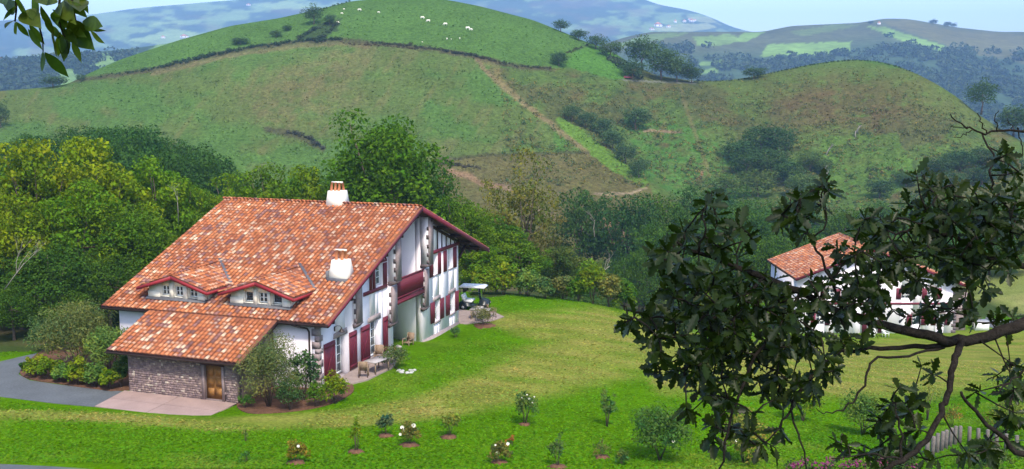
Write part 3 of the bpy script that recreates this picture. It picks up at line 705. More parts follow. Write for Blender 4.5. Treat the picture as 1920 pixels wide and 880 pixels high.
z = -.42
while z < roofz(FY)-.36:
    h = r_.uniform(.10,.15); x = -9.93
    while x < -2.95:
        wd = r_.uniform(.10,.26); x1 = min(x+wd, -2.89); t = r_.random()
        c = (.235,.17,.165) if t < .5 else (.185,.135,.14) if t < .75 else (.30,.225,.20) if t < .94 else (.42,.35,.30); f = r_.uniform(.8,1.2); c = tuple(q*f for q in c)
        if not (x1 > -5.08 and x < -3.68 and z+h > -.2 and z < 1.9): stone(fs, x+.008, x1-.008, z+.008, z+h-.008, FY, r_.uniform(.02,.05), c)
        x = x1
    z += h
o = fs.build('stone_facing', M['stones'], lean_o, col=True); o['kind'] = 'stuff'
for (x0, x1) in ((-5.08,-4.93), (-3.83,-3.68)):
    q = MB(); q.box(x0, x1, FY-.05, FY+.02, -.2, 1.86); q.build('door_jamb', M['stonepier'], lean_o)
q = MB(); q.box(-5.08, -3.68, FY-.052, FY+.02, 1.745, 1.93); q.build('lintel', M['darkwood'], lean_o)
d = MB(); d.box(-4.93,-3.83,FY+.16,FY+.21,-.16,1.74)
for i in range(2):
    for j in range(3): d.box(-4.84+.53*i,-4.84+.53*i+.39,FY+.13,FY+.162,-.02+.58*j,.44+.58*j)
d_o = d.build('door', M['door'], house); q = MB(); q.lathe((-3.93,FY+.12,.82), [(.0,0),(.03,.01),(.03,.05),(0,.06)], 8); q.build('handle', M['steel'], d_o)

# the gable: piers of dressed stone that step out over corbels
def pier(s0, s1, z0, z1, off, side=True):
    p = MB(); t0, t1 = min(z1, under(s0)-.03), min(z1, under(s1)-.03)
    p.hexa([(-.02,s0,z0),(off-.06,s0,z0),(off-.06,s1,z0),(-.02,s1,z0),(-.02,s0,t0),(off-.06,s0,t0),(off-.06,s1,t1),(-.02,s1,t1)])
    po = p.build('pier', M['plaster'], house)
    f = MB(); f.hexa([(off-.06,s0-.004,z0),(off,s0-.004,z0),(off,s1+.004,z0),(off-.06,s1+.004,z0),(off-.06,s0-.004,t0-.01),(off,s0-.004,t0-.01),(off,s1+.004,t1-.01),(off-.06,s1+.004,t1-.01)]); f.build('stone_face', M['stonepier'], po)
    q = MB(); q.hexa([(-.05,s0+.02,z0-.26),(off*.4,s0+.02,z0-.26),(off*.4,s1-.02,z0-.26),(-.05,s1-.02,z0-.26),(-.05,s0-.05,z0-.003),(off+.05,s0-.05,z0-.003),(off+.05,s1+.03,z0-.003),(-.05,s1+.03,z0-.003)]); q.build('corbel', M['quoin'], po)
    z = z0+.06; k = 0
    while side and z+.3 < min(t0, t1):
        h = r_.uniform(.24,.34)
        if k % 2 == 0: q = MB(); q.box(off-.06-r_.uniform(.09,.15), off-.004, s0-.02, s0+.05, z+.01, z+h-.01); q.build('quoin_stone', M['quoin'], po)
        z += h; k += 1
    return po
pier(10.36,11.0,1.72,4.36,.30); pier(10.40,11.10,4.70,9.5,.62)
pier(5.15,6.0,1.72,4.10,.32); pier(5.30,6.05,4.42,9.5,.62)
pier(.55,1.30,2.70,5.6,.28)
zq = -.3; k = 0
while zq < 3.3:                                            # front corner stones
    h = r_.uniform(.26,.42); q = MB(); l1, l2 = ((.42,.24) if k % 2 else (.24,.42))
    q.box(-l1, .025, -3.485, -3.45+l2, zq+.008, zq+h-.008); q.build('quoin_stone', M['stonepier'] if k % 3 else M['lintel'], house); zq += h; k += 1
# ground floor doors and their shutters
for (y0, y1, z0, z1) in doors:
    window(house, 'x', y0+.02, y1-.02, .03, z1-.02, -.30, 2, 4, 'french_door', fr=.085)
    q = MB(); q.hexa([(-.2,y0-.28,z1+.003),(.05,y0-.28,z1+.003),(.05,y1+.24,z1+.003),(-.2,y1+.24,z1+.003),(-.2,y0-.22,z1+.30),(.04,y0-.22,z1+.30),(.04,y1+.18,z1+.36),(-.2,y1+.18,z1+.36)]); q.build('lintel', M['lintel'], house)
    q = MB(); q.box(-.40, .12, y0-.05, y1+.05, -.18, -.005); q.build('doorstep', M['lintel'], house)
shutter(house, -2.99, -1.72, .02, 2.28, .03); shutter(house, -.01, .92, .02, 2.28, .03); shutter(house, 1.47, 2.60, .02, 2.28, .03); shutter(house, 4.47, 5.08, .02, 2.28, .03)
# upper window of the front wing between timbers
window(house, 'x', 3.52, 4.53, 4.40, 5.73, -.22, 2, 3)
for a, b in ((2.72,3.02),(3.16,3.48),(4.58,5.08)):
    shutter(house, a, b, 4.34, min(5.72, under(a)-.22), .03, brace=False)
tm = MB(); tm.box(-.02,.07,1.92,5.12,4.10,4.32); tm.build('timber', M['maroon'], house)
q = MB(); q.box(-.02,.06,3.9,5.12,5.78,5.94); q.build('timber', M['maroon'], house)
for s in (4.93,): q = MB(); q.box(-.02,.062,s,s+.1,5.945,under(s)-.05); q.build('timber', M['maroon'], house)
# rear wing windows
for (y0,y1,z0,z1) in ((12.55,13.45,.26,1.74),(15.3,16.25,.26,1.74)):
    wo_ = window(house, 'x', y0+.02, y1-.02, z0+.02, z1-.02, -.26, 2, 3)
    q = MB(); q.box(-.2,.08,y0-.12,y1+.12,z0-.14,z0-.003); q.build('sill', M['lintel'], wo_)
    q = MB(); q.hexa([(-.2,y0-.20,z1+.003),(.05,y0-.20,z1+.003),(.05,y1+.20,z1+.003),(-.2,y1+.20,z1+.003),(-.2,y0-.16,z1+.26),(.04,y0-.16,z1+.26),(.04,y1+.16,z1+.30),(-.2,y1+.16,z1+.30)]); q.build('lintel', M['lintel'], wo_)
    shutter(house, y0-.70, y0-.04, z0, z1, .03, brace=False); shutter(house, y1+.05, y1+.72, z0, z1, .03, brace=False)
for (y0,y1,z0,z1) in ((12.35,13.15,3.62,5.05),(15.2,15.95,3.62,5.05)):
    window(house, 'x', y0+.02, y1-.02, z0+.02, z1-.02, -.26, 2, 3)
    q = MB(); q.box(-.2,.06,y0-.06,y1+.06,z0-.08,z0-.003); q.build('sill', M['lintel'], house)
for a, b in ((11.75,12.3),(13.2,13.72),(14.2,14.75),(16.0,16.6)): shutter(house, a, b, 3.55, 5.08, .03, brace=False)
q = MB(); q.box(-.02,.085,11.12,17.10,5.12,5.36); q.build('timber', M['maroon'], house)
for s in np.linspace(11.6, 16.3, 7):
    if under(s)-.3 > 5.42: q = MB(); q.box(-.02,.055,s-.05,s+.05,5.363,under(s)-.22); q.build('timber', M['darkwood'], house)
q = MB(); q.hexa([(-.02,11.12,under(11.12)-.32),(.07,11.12,under(11.12)-.32),(.07,17.1,under(17.1)-.32),(-.02,17.1,under(17.1)-.32),(-.02,11.12,under(11.12)-.12),(.07,11.12,under(11.12)-.12),(.07,17.1,under(17.1)-.12),(-.02,17.1,under(17.1)-.12)]); q.build('timber', M['darkwood'], house)
q = MB(); q.bar((-.1,17.1,3.9),(-.1,18.6,under(18.6)-.12),.12,.12); q.build('eave_brace', M['darkwood'], house)
q = MB(); q.bar((.1,17.1,4.2),(.1,18.4,under(18.4)-.12),.10,.10); q.build('eave_brace', M['darkwood'], house)
# balcony
bal = MB(); bal.box(-2.6,.28,6.02,10.34,2.78,2.98); bal = bal.build('balcony', M['maroon'], house)
for zz, hh in ((4.36,.09),(3.16,.08),(2.99,.06)):
    q = MB(); q.box(.20,.28,6.05,10.33,zz,zz+hh); q.build('rail', M['maroon'], bal)
bme = None
for s in np.arange(6.15, 10.3, .155):
    if bme is None: q = MB(); q.box(.215,.262,-.045,.045,3.24,4.36); bme = q.mesh('baluster'); bme.materials.append(M['maroon'])
    put('baluster', bme, None, bal, loc=(0,s,0))
window(house, 'x', 7.22, 8.48, .02, 2.18, -2.82, 2, 4, 'french_door'); window(house, 'x', 7.22, 8.48, 3.0, 4.98, -2.82, 2, 4, 'french_door')
# wall lamp over the front door
lamp = MB(); lamp.box(.0,.03,-1.72,-1.60,2.76,3.04); lamp.tube([(.02,-1.66,2.98),(.14,-1.60,3.08),(.30,-1.52,3.06),(.36,-1.48,2.96)], .018, 6)
lamp.lathe((.36,-1.48,2.72), [(.19,0),(.17,.03),(.05,.17),(.04,.24),(.0,.25)], 12); lamp.build('wall_lamp', M['gutter'], house)

# dormers
def dormer(c, hwid, wins):
    F0, FB = -3.40, -2.90; zp, ze = 5.70, 4.90; m = (zp-ze)/hwid
    d = MB(); L, Rr = c+1.98, c-1.98
    top = lambda x: zp-.20-m*abs(-x-c)
    top.breaks = (-c,)
    strips(d, 'y', -L, -Rr, FB, FB+.22, 4.02, top, [(-b,-a,4.36,5.00) for a, b in wins])
    for xx in (L, Rr):
        s1 = (top(-xx)-.02-RZ+MF*RS)/MF; x0, x1 = (-L, -L+.15) if xx == L else (-Rr-.15, -Rr)
        d.prism([(FB+.22,4.02),(FB+.22,top(-xx)),(s1+.2,top(-xx)),(s1+.2,roofz(s1)-.2)], 'x', x0, x1)
    dr = d.build('dormer', M['cream'], house)
    for i, (a, b) in enumerate(wins): window(dr, 'y', -b+.03, -a-.03, 4.40, 4.99, FB+.13, 2, 2, axis='y', fr=.05, open_sash=(c < 5 and i != 1))
    for a, b in ((L, wins[0][1]+.06), (wins[0][0]-.06, wins[1][1]+.06), (wins[1][0]-.06, wins[2][1]+.06), (wins[2][0]-.06, Rr)):
        q = MB(); q.box(-a-.001, -b, FB-.09, FB-.002, 4.20, top(-(a+b)/2)-.25-.12*(abs((a+b)/2-c) > 1.2)); q.build('post', M['cream'], dr)
    q = MB(); q.hexa([(-L-.1,FB-.25,roofz(FB-.25)+.08),(-Rr+.1,FB-.25,roofz(FB-.25)+.08),(-Rr+.1,FB+.05,roofz(FB)+.10),(-L-.1,FB+.05,roofz(FB)+.10),(-L-.1,FB-.25,roofz(FB-.25)+.12),(-Rr+.1,FB-.25,roofz(FB-.25)+.12),(-Rr+.1,FB-.01,roofz(FB)+.17),(-L-.1,FB-.01,roofz(FB)+.17)]); q.build('flashing', M['lead'], dr)
    sb = (5.86-RZ+MF*RS)/MF; zb = 5.86                      # where the dormer ridge meets the main roof
    for sg in (1, -1):                                      # 1: left slope, -1: right slope
        xe = -(c+sg*hwid); se = (ze-RZ+MF*RS)/MF
        sl = MB(); A = [(-c,F0,zp),(xe,F0,ze),(xe,se+.15,ze),(-c,sb+.2,zb)]
        V = [(x,y,z-.12) for x,y,z in A]+[(x,y,z) for x,y,z in A]; sl.hexa(V)
        so_ = sl.build('dormer_roof', M['darkwood'], dr)
        up = (Vector((-c,F0,zp))-Vector((xe,F0,ze))).normalized()
        def keep(p): return p.z > roofz(p.y)+.03 and abs(-p.x-c) < hwid+.05
        tl = tile_field((xe,F0-.03,ze+.0), (0,1,0), up, 18, 8, .28, .335, keep)
        t2 = tile_join('dormer_tiles', tl, so_)
        tbd = MB(); tbd.add([(x,y,z+.006) for x,y,z in A], [(0,1,2,3)]); tbd.build('tile_bed', M['tilebase'], so_)
        fb = MB(); P0 = (-c,F0-.03,zp); P1 = (xe-.0,F0-.03,ze)
        fb.hexa([(P0[0],F0-.06,zp-.24),(P1[0],F0-.06,ze-.20),(P1[0],F0-.005,ze-.20),(P0[0],F0-.005,zp-.24),(P0[0],F0-.06,zp-.02),(P1[0],F0-.06,ze-.02),(P1[0],F0-.005,ze-.02),(P0[0],F0-.005,zp-.02)] if sg > 0 else
                [(P1[0],F0-.06,ze-.20),(P0[0],F0-.06,zp-.24),(P0[0],F0-.005,zp-.24),(P1[0],F0-.005,ze-.20),(P1[0],F0-.06,ze-.02),(P0[0],F0-.06,zp-.02),(P0[0],F0-.005,zp-.02),(P1[0],F0-.005,ze-.02)])
        fb.build('fascia', M['redtrim'], dr)
        sf = MB(); sf.bar((xe,F0,ze-.11),(xe,se,ze-.11),.05,.17); sf.build('fascia', M['redtrim'], dr)
        vl = MB(); a_ = Vector((-c,sb+.12,roofz(sb+.12)+.10)); b_ = Vector((xe,se+.05,roofz(se+.05)+.10)); vl.bar(a_, b_, .17, .03)
        if sg < 0: vl.build('valley_flashing', M['lead'], dr)
    ridge_caps((-c,F0-.02,zp+.02), (-c,sb,zb+.02), dr, .40, .13)
dormer(9.72, 2.46, [(10.25,10.80),(9.30,9.86),(8.30,8.88)])
dormer(4.02, 2.48, [(4.50,5.08),(3.57,4.16),(2.60,3.25)])

# chimneys
def chimney(x0, x1, y0, y1, zb, zt, pots, taper=.14):
    c = MB(); t = taper
    c.hexa([(x0,y0,zb),(x1,y0,zb),(x1,y1,zb),(x0,y1,zb),(x0+t,y0+t,zt),(x1-t,y0+t,zt),(x1-t,y1-t,zt),(x0+t,y1-t,zt)]); co = c.build('chimney', M['cream'], house)
    n = pots; ax0, ax1 = x0+t+.06, x1-t-.06; ym = (y0+y1)/2
    for i in range(n):
        for yy, lean_ in ((y0+t+.12,.20), (y1-t-.12,-.20)):
            xx = ax0+(ax1-ax0)*(i+.5)/n; q = MB(); V = []
            for zz, f, r1 in ((zt,0,.105), (zt+.55,1,.085)):
                for j in range(8):
                    a = 2*math.pi*j/8; V.append((xx+math.cos(a)*r1, yy+lean_*f*.7+math.sin(a)*r1*.7, zz))
            q.add(V, [(j,(j+1)%8,8+(j+1)%8,8+j) for j in range(8)]+[tuple(range(15,7,-1))]); q.build('clay_cap', M['clay'], co)
    q = MB(); q.box(ax0+.02, ax1-.02, ym-.07, ym+.07, zt+.50, zt+.60); q.build('cap_slab', M['cream'], co)
    return co
co = chimney(-1.30, -.02, -.05, 1.10, 5.1, 6.56, 2, .20)
q = MB(); q.box(-1.36,.04,-.10,-.052,5.2,5.52); q.box(-1.36,-1.305,-.10,1.1,5.2,5.9); q.build('flashing', M['lead'], co)
chimney(-6.05, -4.80, 8.3, 9.5, 8.5, 9.72, 3)
# terrace along the gable
def terz(x, y):
    sl = (np.asarray(x)-BX[0])*math.sin(AZ)+(np.asarray(y)-BX[1])*math.cos(AZ); return -.035-.70*sstep(4.6, 9.6, sl)
ter = sheet('terrace', [tuple(hw(a, b)[:2]) for a, b in ((.03,-2.6),(1.0,-2.8),(1.8,-1.2),(2.0,1.6),(1.5,3.6),(.8,5.4),(.55,7.6),(.42,10.4),(-2.5,10.4),(-2.5,6.0),(.03,5.9))], M['flag'], 0, .6, zfun=terz, thick=.5)
apn = empty('concrete_apron'); apn['kind'] = 'structure'
for a0, a1, c0, c1 in ((-10.25,-6.62,-9.75,-6.45), (-6.59,-2.92,-6.42,-3.0)):
    for k0, k1 in ((-7.17,-8.60), (-8.63,-10.1)):
        def ed(p, q, y): t = (y+7.17)/-2.93; return p+(q-p)*t
        sheet('slab', [tuple(hw(x_, y_)[:2]) for x_, y_ in ((ed(a0,c0,k0),k0),(ed(a1,c1,k0),k0),(ed(a1,c1,k1),k1),(ed(a0,c0,k1),k1))], M['concrete'], .05, 1.0, zfun=lambda x, y: -.24+0*x, thick=.4, parent=apn, kind=False)
rt = sheet('rear_terrace', [tuple(hw(a, b)[:2]) for a, b in ((-3,17.1),(.6,17.1),(2.0,18.6),(2.4,20.4),(1.2,21.6),(-3,21.6))], M['flag'], .02, .8, zfun=lambda x, y: -.82+0*x, thick=.5)
# ------------------------------------------------------------------ foliage
def leaves(cent, rad, n, size, r, aspect=.62, flat=.75, up=.35, shell=.45, hue=.16, val=.28, droop=0):
    """n leaf faces spread through clumps; returns V, F, C"""
    cent = np.asarray(cent, float); rad = np.asarray(rad, float); wgt = rad**2/np.sum(rad**2)
    k = r.choice(len(cent), n, p=wgt); d = r.normal(size=(n,3)); d[:,2] += up*.6; d /= np.linalg.norm(d, axis=1)[:,None]
    rr = rad[k]*(shell+(1-shell)*r.random(n)**.6); p = cent[k]+d*rr[:,None]*np.array([1,1,flat])
    nn = d*.7+r.normal(size=(n,3))*.55+np.array([0,0,up]); nn /= np.linalg.norm(nn, axis=1)[:,None]
    t = r.normal(size=(n,3)); t[:,2] -= droop; t -= nn*np.sum(t*nn,1)[:,None]; t /= np.linalg.norm(t, axis=1)[:,None]; b = np.cross(nn, t)
    s = size*(.5+1.0*r.random(n)**1.5)[:,None]
    s = s*1.0
    V = np.stack([p-t*s*.5, p+b*s*aspect*.5-t*s*.05, p+t*s*.5, p-b*s*aspect*.5-t*s*.05], 1)
    F = np.arange(n*4).reshape(n,4)
    cl = r.normal(size=len(cent))[k]                       # each clump keeps its own tone
    v = np.clip(1+val*(r.random(n)-.5)*1.4+cl*.11, .5, 1.7); h = hue*(r.normal(size=n)*.45+cl*.5)
    C = np.stack([v*(1+h), v, v*(1-h*.6)], 1)
    return V.reshape(-1,3), F, np.clip(C, .1, 2.5)
def crown_points(r, n, rx, ry, rz, cz, lo=-.75, jag=.28):
    i = np.arange(n)+.5; ph = i*2.399963+r.normal(size=n)*.3; z = lo+(1-lo)*i/n; q = np.sqrt(np.maximum(0, 1-z*z))
    f = 1-jag*r.random(n)**1.4+.10*r.normal(size=n)*(jag > .2); f[r.random(n) < .32] *= .62
    return np.stack([np.cos(ph)*q*rx*f, np.sin(ph)*q*ry*f, cz+z*rz*f], 1)
def make_tree(seed, H=14., Wd=10., base=.22, ncl=70, nleaf=16000, lsize=.30, clr=.19, jag=.3, shell=.4, limbs=12, trunk_r=.28, hue=.16, val=.34, flat=.75):
    r = np.random.default_rng(seed); cz = H*(base+(1-base)*.5); rz = H*(1-base)*.5; rx = Wd/2
    cp = crown_points(r, ncl, rx*.86, rx*.86, rz*.88, cz, jag=jag); cr = Wd*clr*(.55+.75*r.random(ncl))
    V, F, C = leaves(cp, cr, nleaf, lsize, r, shell=shell, hue=hue, val=val, flat=flat)
    crown = mesh('crown', V, F, C); crown.materials.append(M['leaf'])
    t = MB(); top = H*(base+(1-base)*.62); pts = [(0,0,-.6)]; 
    for i in range(1,6): pts.append((r.normal()*.12*i*.6, r.normal()*.12*i*.6, top*i/5))
    t.tube(pts, [trunk_r*1.35]+[trunk_r*(1-.15*i) for i in range(1,6)], 7)
    for j in r.choice(ncl, min(limbs, ncl), replace=False):
        a = Vector(pts[2+int(r.integers(0,3))]); b = Vector(cp[j]); m = (a+b)/2+Vector((0,0,-.06*H*r.random()))
        t.tube([a, m, b], [trunk_r*.42, trunk_r*.28, trunk_r*.10], 5)
    tr = t.mesh('trunk', True); tr.materials.append(M['bark'])
    return dict(crown=crown, trunk=tr, H=H, W=Wd)
PR = dict(
    round=[make_tree(1, nleaf=19000, ncl=95, clr=.15, jag=.26), make_tree(2, nleaf=19000, ncl=85, clr=.16, jag=.34)],
    loose=[make_tree(3, 15, 10, .10, 70, 15000, .34, .14, .42, .35, 18, hue=.24, val=.4), make_tree(4, 15, 10, .10, 80, 15000, .34, .13, .40, .3, 18, hue=.22, val=.4)],
    dense=[make_tree(5, 12, 9, .08, 52, 11000, .30, .17, .36, .6, 8, val=.36), make_tree(6, 12, 10, .05, 60, 11000, .30, .155, .38, .6, 8, val=.36)],
    sparse=[make_tree(7, 14, 8, .12, 60, 4200, .30, .13, .45, .2, 26, trunk_r=.2, hue=.25)],
    far=[make_tree(8, 11, 9, .06, 40, 2600, .55, .20, .26, .5, 4, val=.32), make_tree(9, 11, 9, .10, 34, 2300, .55, .21, .36, .5, 4, val=.32)],
)
def hill_z(px, Y):
    lo, hi = 0.0, 744.0
    for _ in range(40):                                     # farther as the sight line rises
        m = (lo+hi)/2; p = hill_at(px, m)
        if p[1] > Y: lo = m
        else: hi = m
    return float(hill_at(px, (lo+hi)/2)[2])
def land_z(px, x, y): return max(float(gz(x, y)), hill_z(px, y) if y > 150 else -99)
def spawn(kind, x, y, z, h, wd, tint, name='tree', k=None, sink=.0):
    p = PR[kind][random.randrange(len(PR[kind])) if k is None else k]
    e = empty(name, (x, y, z-sink), random.uniform(0, 6.28)); s = (wd/p['W'], wd/p['W'], h/p['H'])
    v = random.uniform(.9, 1.12); hsh = random.uniform(-.07, .07)
    put('trunk', p['trunk'], None, e, scale=s); put('crown', p['crown'], None, e, scale=s, color=(tint[0]*v*(1+hsh), tint[1]*v, tint[2]*v*(1-hsh)))
    return e
YG = (.125,.190,.005); MG = (.072,.145,.007); DG = (.054,.118,.012); BG = (.044,.102,.022); OL = (.115,.125,.020); LG = (.100,.185,.006)
def tree(px, top, Y, wpx, kind, tint, label, group=None, name='tree', sink=.3, k=None):
    x = (px-CX)/FPX*Y; zt = at(px, top, Y)[2]; x = float(at(px, top, Y)[0]); z = land_z(px, x, Y); h = zt-z+sink
    wd_ = px_size(wpx, Y); wd_ = max(wd_, h/1.6) if kind == 'dense' else wd_
    e = spawn(kind, x, Y, z, h, wd_, tint, name, k, sink); return tag(e, label, 'tree', group)

# wood on the left, nearest first
LW = 'trees of the wood left of the farmhouse'
for (px, top, Y, wd, kd, tn, lb) in [
    (60,248,82,210,'loose',YG,'yellow green tree at the left picture edge before the dark wooded spur'),
    (190,244,86,220,'loose',YG,'tall yellow green tree topping the wood left of the farmhouse roof'),
    (300,285,90,170,'loose',LG,'green tree just behind the farmhouse roof corner beside bare twigs'),
    (-70,280,84,200,'loose',LG,'green tree cut by the left picture edge'),
    (130,330,78,190,'loose',LG,'mid green tree low in the wood above the driveway shrubs'),
    (25,360,76,180,'loose',YG,'yellowish tree with bare grey branches at the left edge'),
    (240,370,80,160,'round',MG,'green tree against the left slope of the farmhouse roof'),
    (330,350,92,150,'round',MG,'shaded green tree directly behind the farmhouse roof verge'),
    (90,450,74,170,'round',DG,'dark shaded tree low behind the driveway bend'),
    (200,455,76,150,'dense',DG,'dark shaded tree behind the grey green driveway shrub'),
    (-40,430,74,160,'dense',DG,'dark tree at the left edge above the driveway verge'),
    (20,520,71,120,'dense',DG,'low dark thicket tree at the far bend of the driveway'),
    (130,540,72,110,'dense',DG,'low dark thicket tree between driveway verge and shrubs'),
    ]: tree(px, top, Y, wd, kd, tn, lb, LW)
for (px, top, Y, wd, tn) in [(440,318,96,150,LG),(520,302,98,160,MG),(590,300,100,150,LG),(385,345,94,120,MG)]:
    tree(px, top, Y, wd, 'loose', tn, {440:'leafy tree behind the left half of the farmhouse ridge',520:'rounded leafy tree behind the middle of the farmhouse ridge',590:'leafy tree between the ridge chimney and the big oak',385:'leafy tree at the upper left corner of the farmhouse roof'}[px], 'trees behind the farmhouse ridge')
tree(728, 224, 97, 250, 'round', (.062,.145,.006), 'big round deep green oak rising above the farmhouse ridge', k=0)
tree(655, 300, 99, 130, 'round', MG, 'green tree tucked against the left side of the big oak')
tree(800, 330, 98, 160, 'round', (.045,.105,.02), 'deep green tree leaning from the right side of the big oak')
tree(870, 375, 96, 140, 'round', MG, 'green tree above the rear eave of the farmhouse')
tree(930, 400, 100, 150, 'loose', MG, 'green tree behind the end of the rear eave')
tree(985, 272, 112, 150, 'sparse', OL, 'thin olive yellow tree with the hillside showing through it')
tree(920, 335, 110, 110, 'sparse', OL, 'thin olive tree beside the red earth cut')
tree(1030, 400, 106, 120, 'sparse', (.10,.11,.035), 'thin brownish tree behind the lawn shrubs')
tree(975, 430, 98, 130, 'loose', MG, 'green leafy tree above the lawn hedge beyond the golf cart')
tree(1060, 455, 100, 110, 'loose', (.07,.115,.025), 'dull green tree behind the hedge near the bare fallen limb')
tree(900, 450, 93, 110, 'loose', LG, 'bright green small tree directly behind the golf cart')
# dark spur behind the left wood
for i in range(46):
    px = random.uniform(-60, 480); t = i/46
    line = np.interp(px, [-60,0,100,200,270,330,380,430,480], [252,243,228,219,224,243,268,294,322])
    Y = random.uniform(128, 172); top = line+(172-Y)*random.uniform(.2,1.1)*1.1
    tree(px, top, Y, random.uniform(75,110), 'dense', (.036,.092,.016), 'dark green tree of the wooded spur below the big pasture', 'dark trees of the wooded spur', sink=.5)
# valley wood
vw = []
for (px, top, Y, wd, tn, lb) in [
    (1092,332,170,78,BG,'dark round tree beside the tan track below the pasture tip'),
    (1176,348,165,66,BG,'dark round tree standing right of the red dirt track'),
    (1240,345,170,110,DG,'broad green tree at the head of the valley wood'),(1235,400,150,110,DG,'deep green tree in the valley behind the lawn shrubs'),
    (1310,330,180,90,BG,'blue green tree in the valley below the tree clump'),(1330,390,155,110,DG,'green tree behind the leafy tips of the foreground oak'),
    (1200,452,140,90,DG,'green tree low in the valley near the bare fallen limb'),(1410,380,165,120,DG,'green valley tree left of the second house roof'),
    (1500,350,185,110,BG,'blue green valley tree above the second house roof'),(1590,380,180,100,DG,'green tree just behind the second house ridge'),
    (1660,370,190,110,BG,'blue green tree right of the second house ridge'),(1740,350,200,120,BG,'dull blue green tree behind the foreground oak leaves'),
    (1820,380,190,120,DG,'green tree on the valley side behind the oak crown'),(1440,440,140,120,MG,'green tree beside the second house'),]:
    tree(px, top, Y, wd, 'dense', tn, lb, 'trees in the valley wood')
for i in range(60):
    px = random.uniform(1090, 1930); base = random.uniform(0,1); Y = 130+85*base
    top = np.interp(px, [1090,1150,1250,1350,1450,1550,1650,1750,1930], [470,462,400,345,350,370,380,345,330])+(215-Y)*1.05+random.uniform(-8,22)
    tree(px, top, Y, random.uniform(80,130), 'dense', random.choice([BG,DG,DG,(.05,.11,.012),(.075,.12,.014)]), 'one of the alike blue green trees massed in the valley wood', 'massed trees of the valley wood', sink=.5)
# trees standing on the hills
def hill_tree(px, base, hpx, wpx, tint, label, group=None, loc=None, kind='far'):
    p = (loc or hill_at)(px, base); Y = p[1]
    e = spawn(kind, p[0], p[1], p[2], px_size(hpx, Y), px_size(wpx, Y), tint, 'tree', None, px_size(hpx, Y)*.06); return tag(e, label, 'tree', group)
HG = (.050,.098,.036)
for (px,b,h,wd,lb) in [(588,46,38,38,'lone dark tree on the crest left of the grazing herd'),(618,47,22,24,'smaller dark tree beside the lone crest tree'),
    (1052,60,24,30,'dark tree on the skyline right of the rounded summit'),(1085,76,22,34,'low dark tree on the shoulder below the summit'),(1118,92,28,40,'dark tree at the top of the copse on the saddle'),
    (1048,124,30,38,'round dark bush tree at the end of the long hedge'),(1145,108,34,46,'dark tree in the copse above the red car'),
    (1205,128,62,70,'tallest dark tree of the copse on the saddle'),(1240,150,66,70,'broad dark tree of the copse beside the road'),(1270,154,52,56,'dark tree on the right half of the saddle copse'),(1296,156,34,40,'small tree at the right end of the saddle copse'),(1185,150,40,46,'dark tree just right of the red car'),
    (1413,148,24,46,'dark domed tree behind the ridge left of the brown hill'),
    (1840,208,62,54,'tall dark tree standing on the right flank of the brown hill'),(1900,250,58,64,'dark tree at the right edge below the brown hill'),(1945,262,60,60,'dark tree cut by the right picture edge'),
    (1192,242,46,58,'round dark tree on the bracken slope above the pale bank'),
    (1072,226,32,34,'dark tree at the top of the gully'),(1098,240,34,40,'dark tree second down the gully'),(1128,258,42,46,'dark tree in the middle of the gully'),(1150,284,46,46,'dark tree below the middle of the gully'),(1172,306,42,42,'dark tree near the foot of the gully'),(1198,332,40,40,'dark tree at the foot of the gully beside the pasture tip'),
    (100,164,24,50,'dark tree on the left shoulder below the hanging leaves'),(152,154,16,18,'small dark bush tree on the left shoulder'),(2,240,52,34,'dark tree at the left edge against the pasture'),
    (450,84,15,34,'low dark thicket on the upper left pasture'),(518,70,14,24,'low dark thicket below the crest tree'),(538,58,12,20,'small dark bush under the crest tree')]:
    hill_tree(px, b, h, wd, HG, lb, None)
CLL = ['leftmost dark tree of the clump on the brown hillside','dark tree at the top left of the hillside clump','highest dark tree of the hillside clump','dark tree at the lower left of the hillside clump','dark tree in the heart of the hillside clump','dark tree at the lower right of the hillside clump','lighter tree right of the hillside clump beside dead trunks','lighter small tree at the right end of the hillside clump','lighter tree below the right end of the hillside clump','lighter tree at the bottom of the hillside clump','lighter tree at the bottom left of the hillside clump']
for i,(px,b,h,wd) in enumerate([(1385,306,52,64),(1425,285,56,66),(1460,290,62,64),(1400,330,54,64),(1445,330,62,70),(1480,345,52,60),(1520,320,42,50),(1545,330,40,40),(1500,372,56,66),(1420,370,60,74),(1360,372,50,66)]):
    hill_tree(px, b, h, wd, (.045,.098,.028) if i < 6 else (.075,.125,.03), CLL[i], 'clump on the brown hillside')
FLL = ['bluish tree at the left of the row on the lower right flank','bluish tree second in the row on the lower right flank','bluish tree third in the row on the lower right flank','bluish tree at the right end of the row on the lower right flank','bluish tree just below the left end of the flank row','lone small tree left of the lower right flank row','tree lowest and farthest left below the brown hill flank','bluish tree below the middle of the flank row']
for i,(px,b,h,wd) in enumerate([(1760,330,40,60),(1800,320,46,64),(1845,315,44,60),(1890,330,46,60),(1780,362,46,60),(1700,350,34,50),(1650,372,42,56),(1840,350,44,60)]):
    hill_tree(px, b, h, wd, (.042,.088,.03), FLL[i], 'trees on the lower right flank')
for (px,b,h,wd,lb) in [(1750,47,11,15,'small round tree on the far right skyline'),(1776,51,11,16,'paired far skyline tree nearest the round one'),(1788,52,9,13,'lowest of the far skyline trees'),(1632,46,7,12,'tiny tree at the far ridge top')]:
    hill_tree(px, b, h, wd, (.03,.06,.035), lb, None, f1_at)

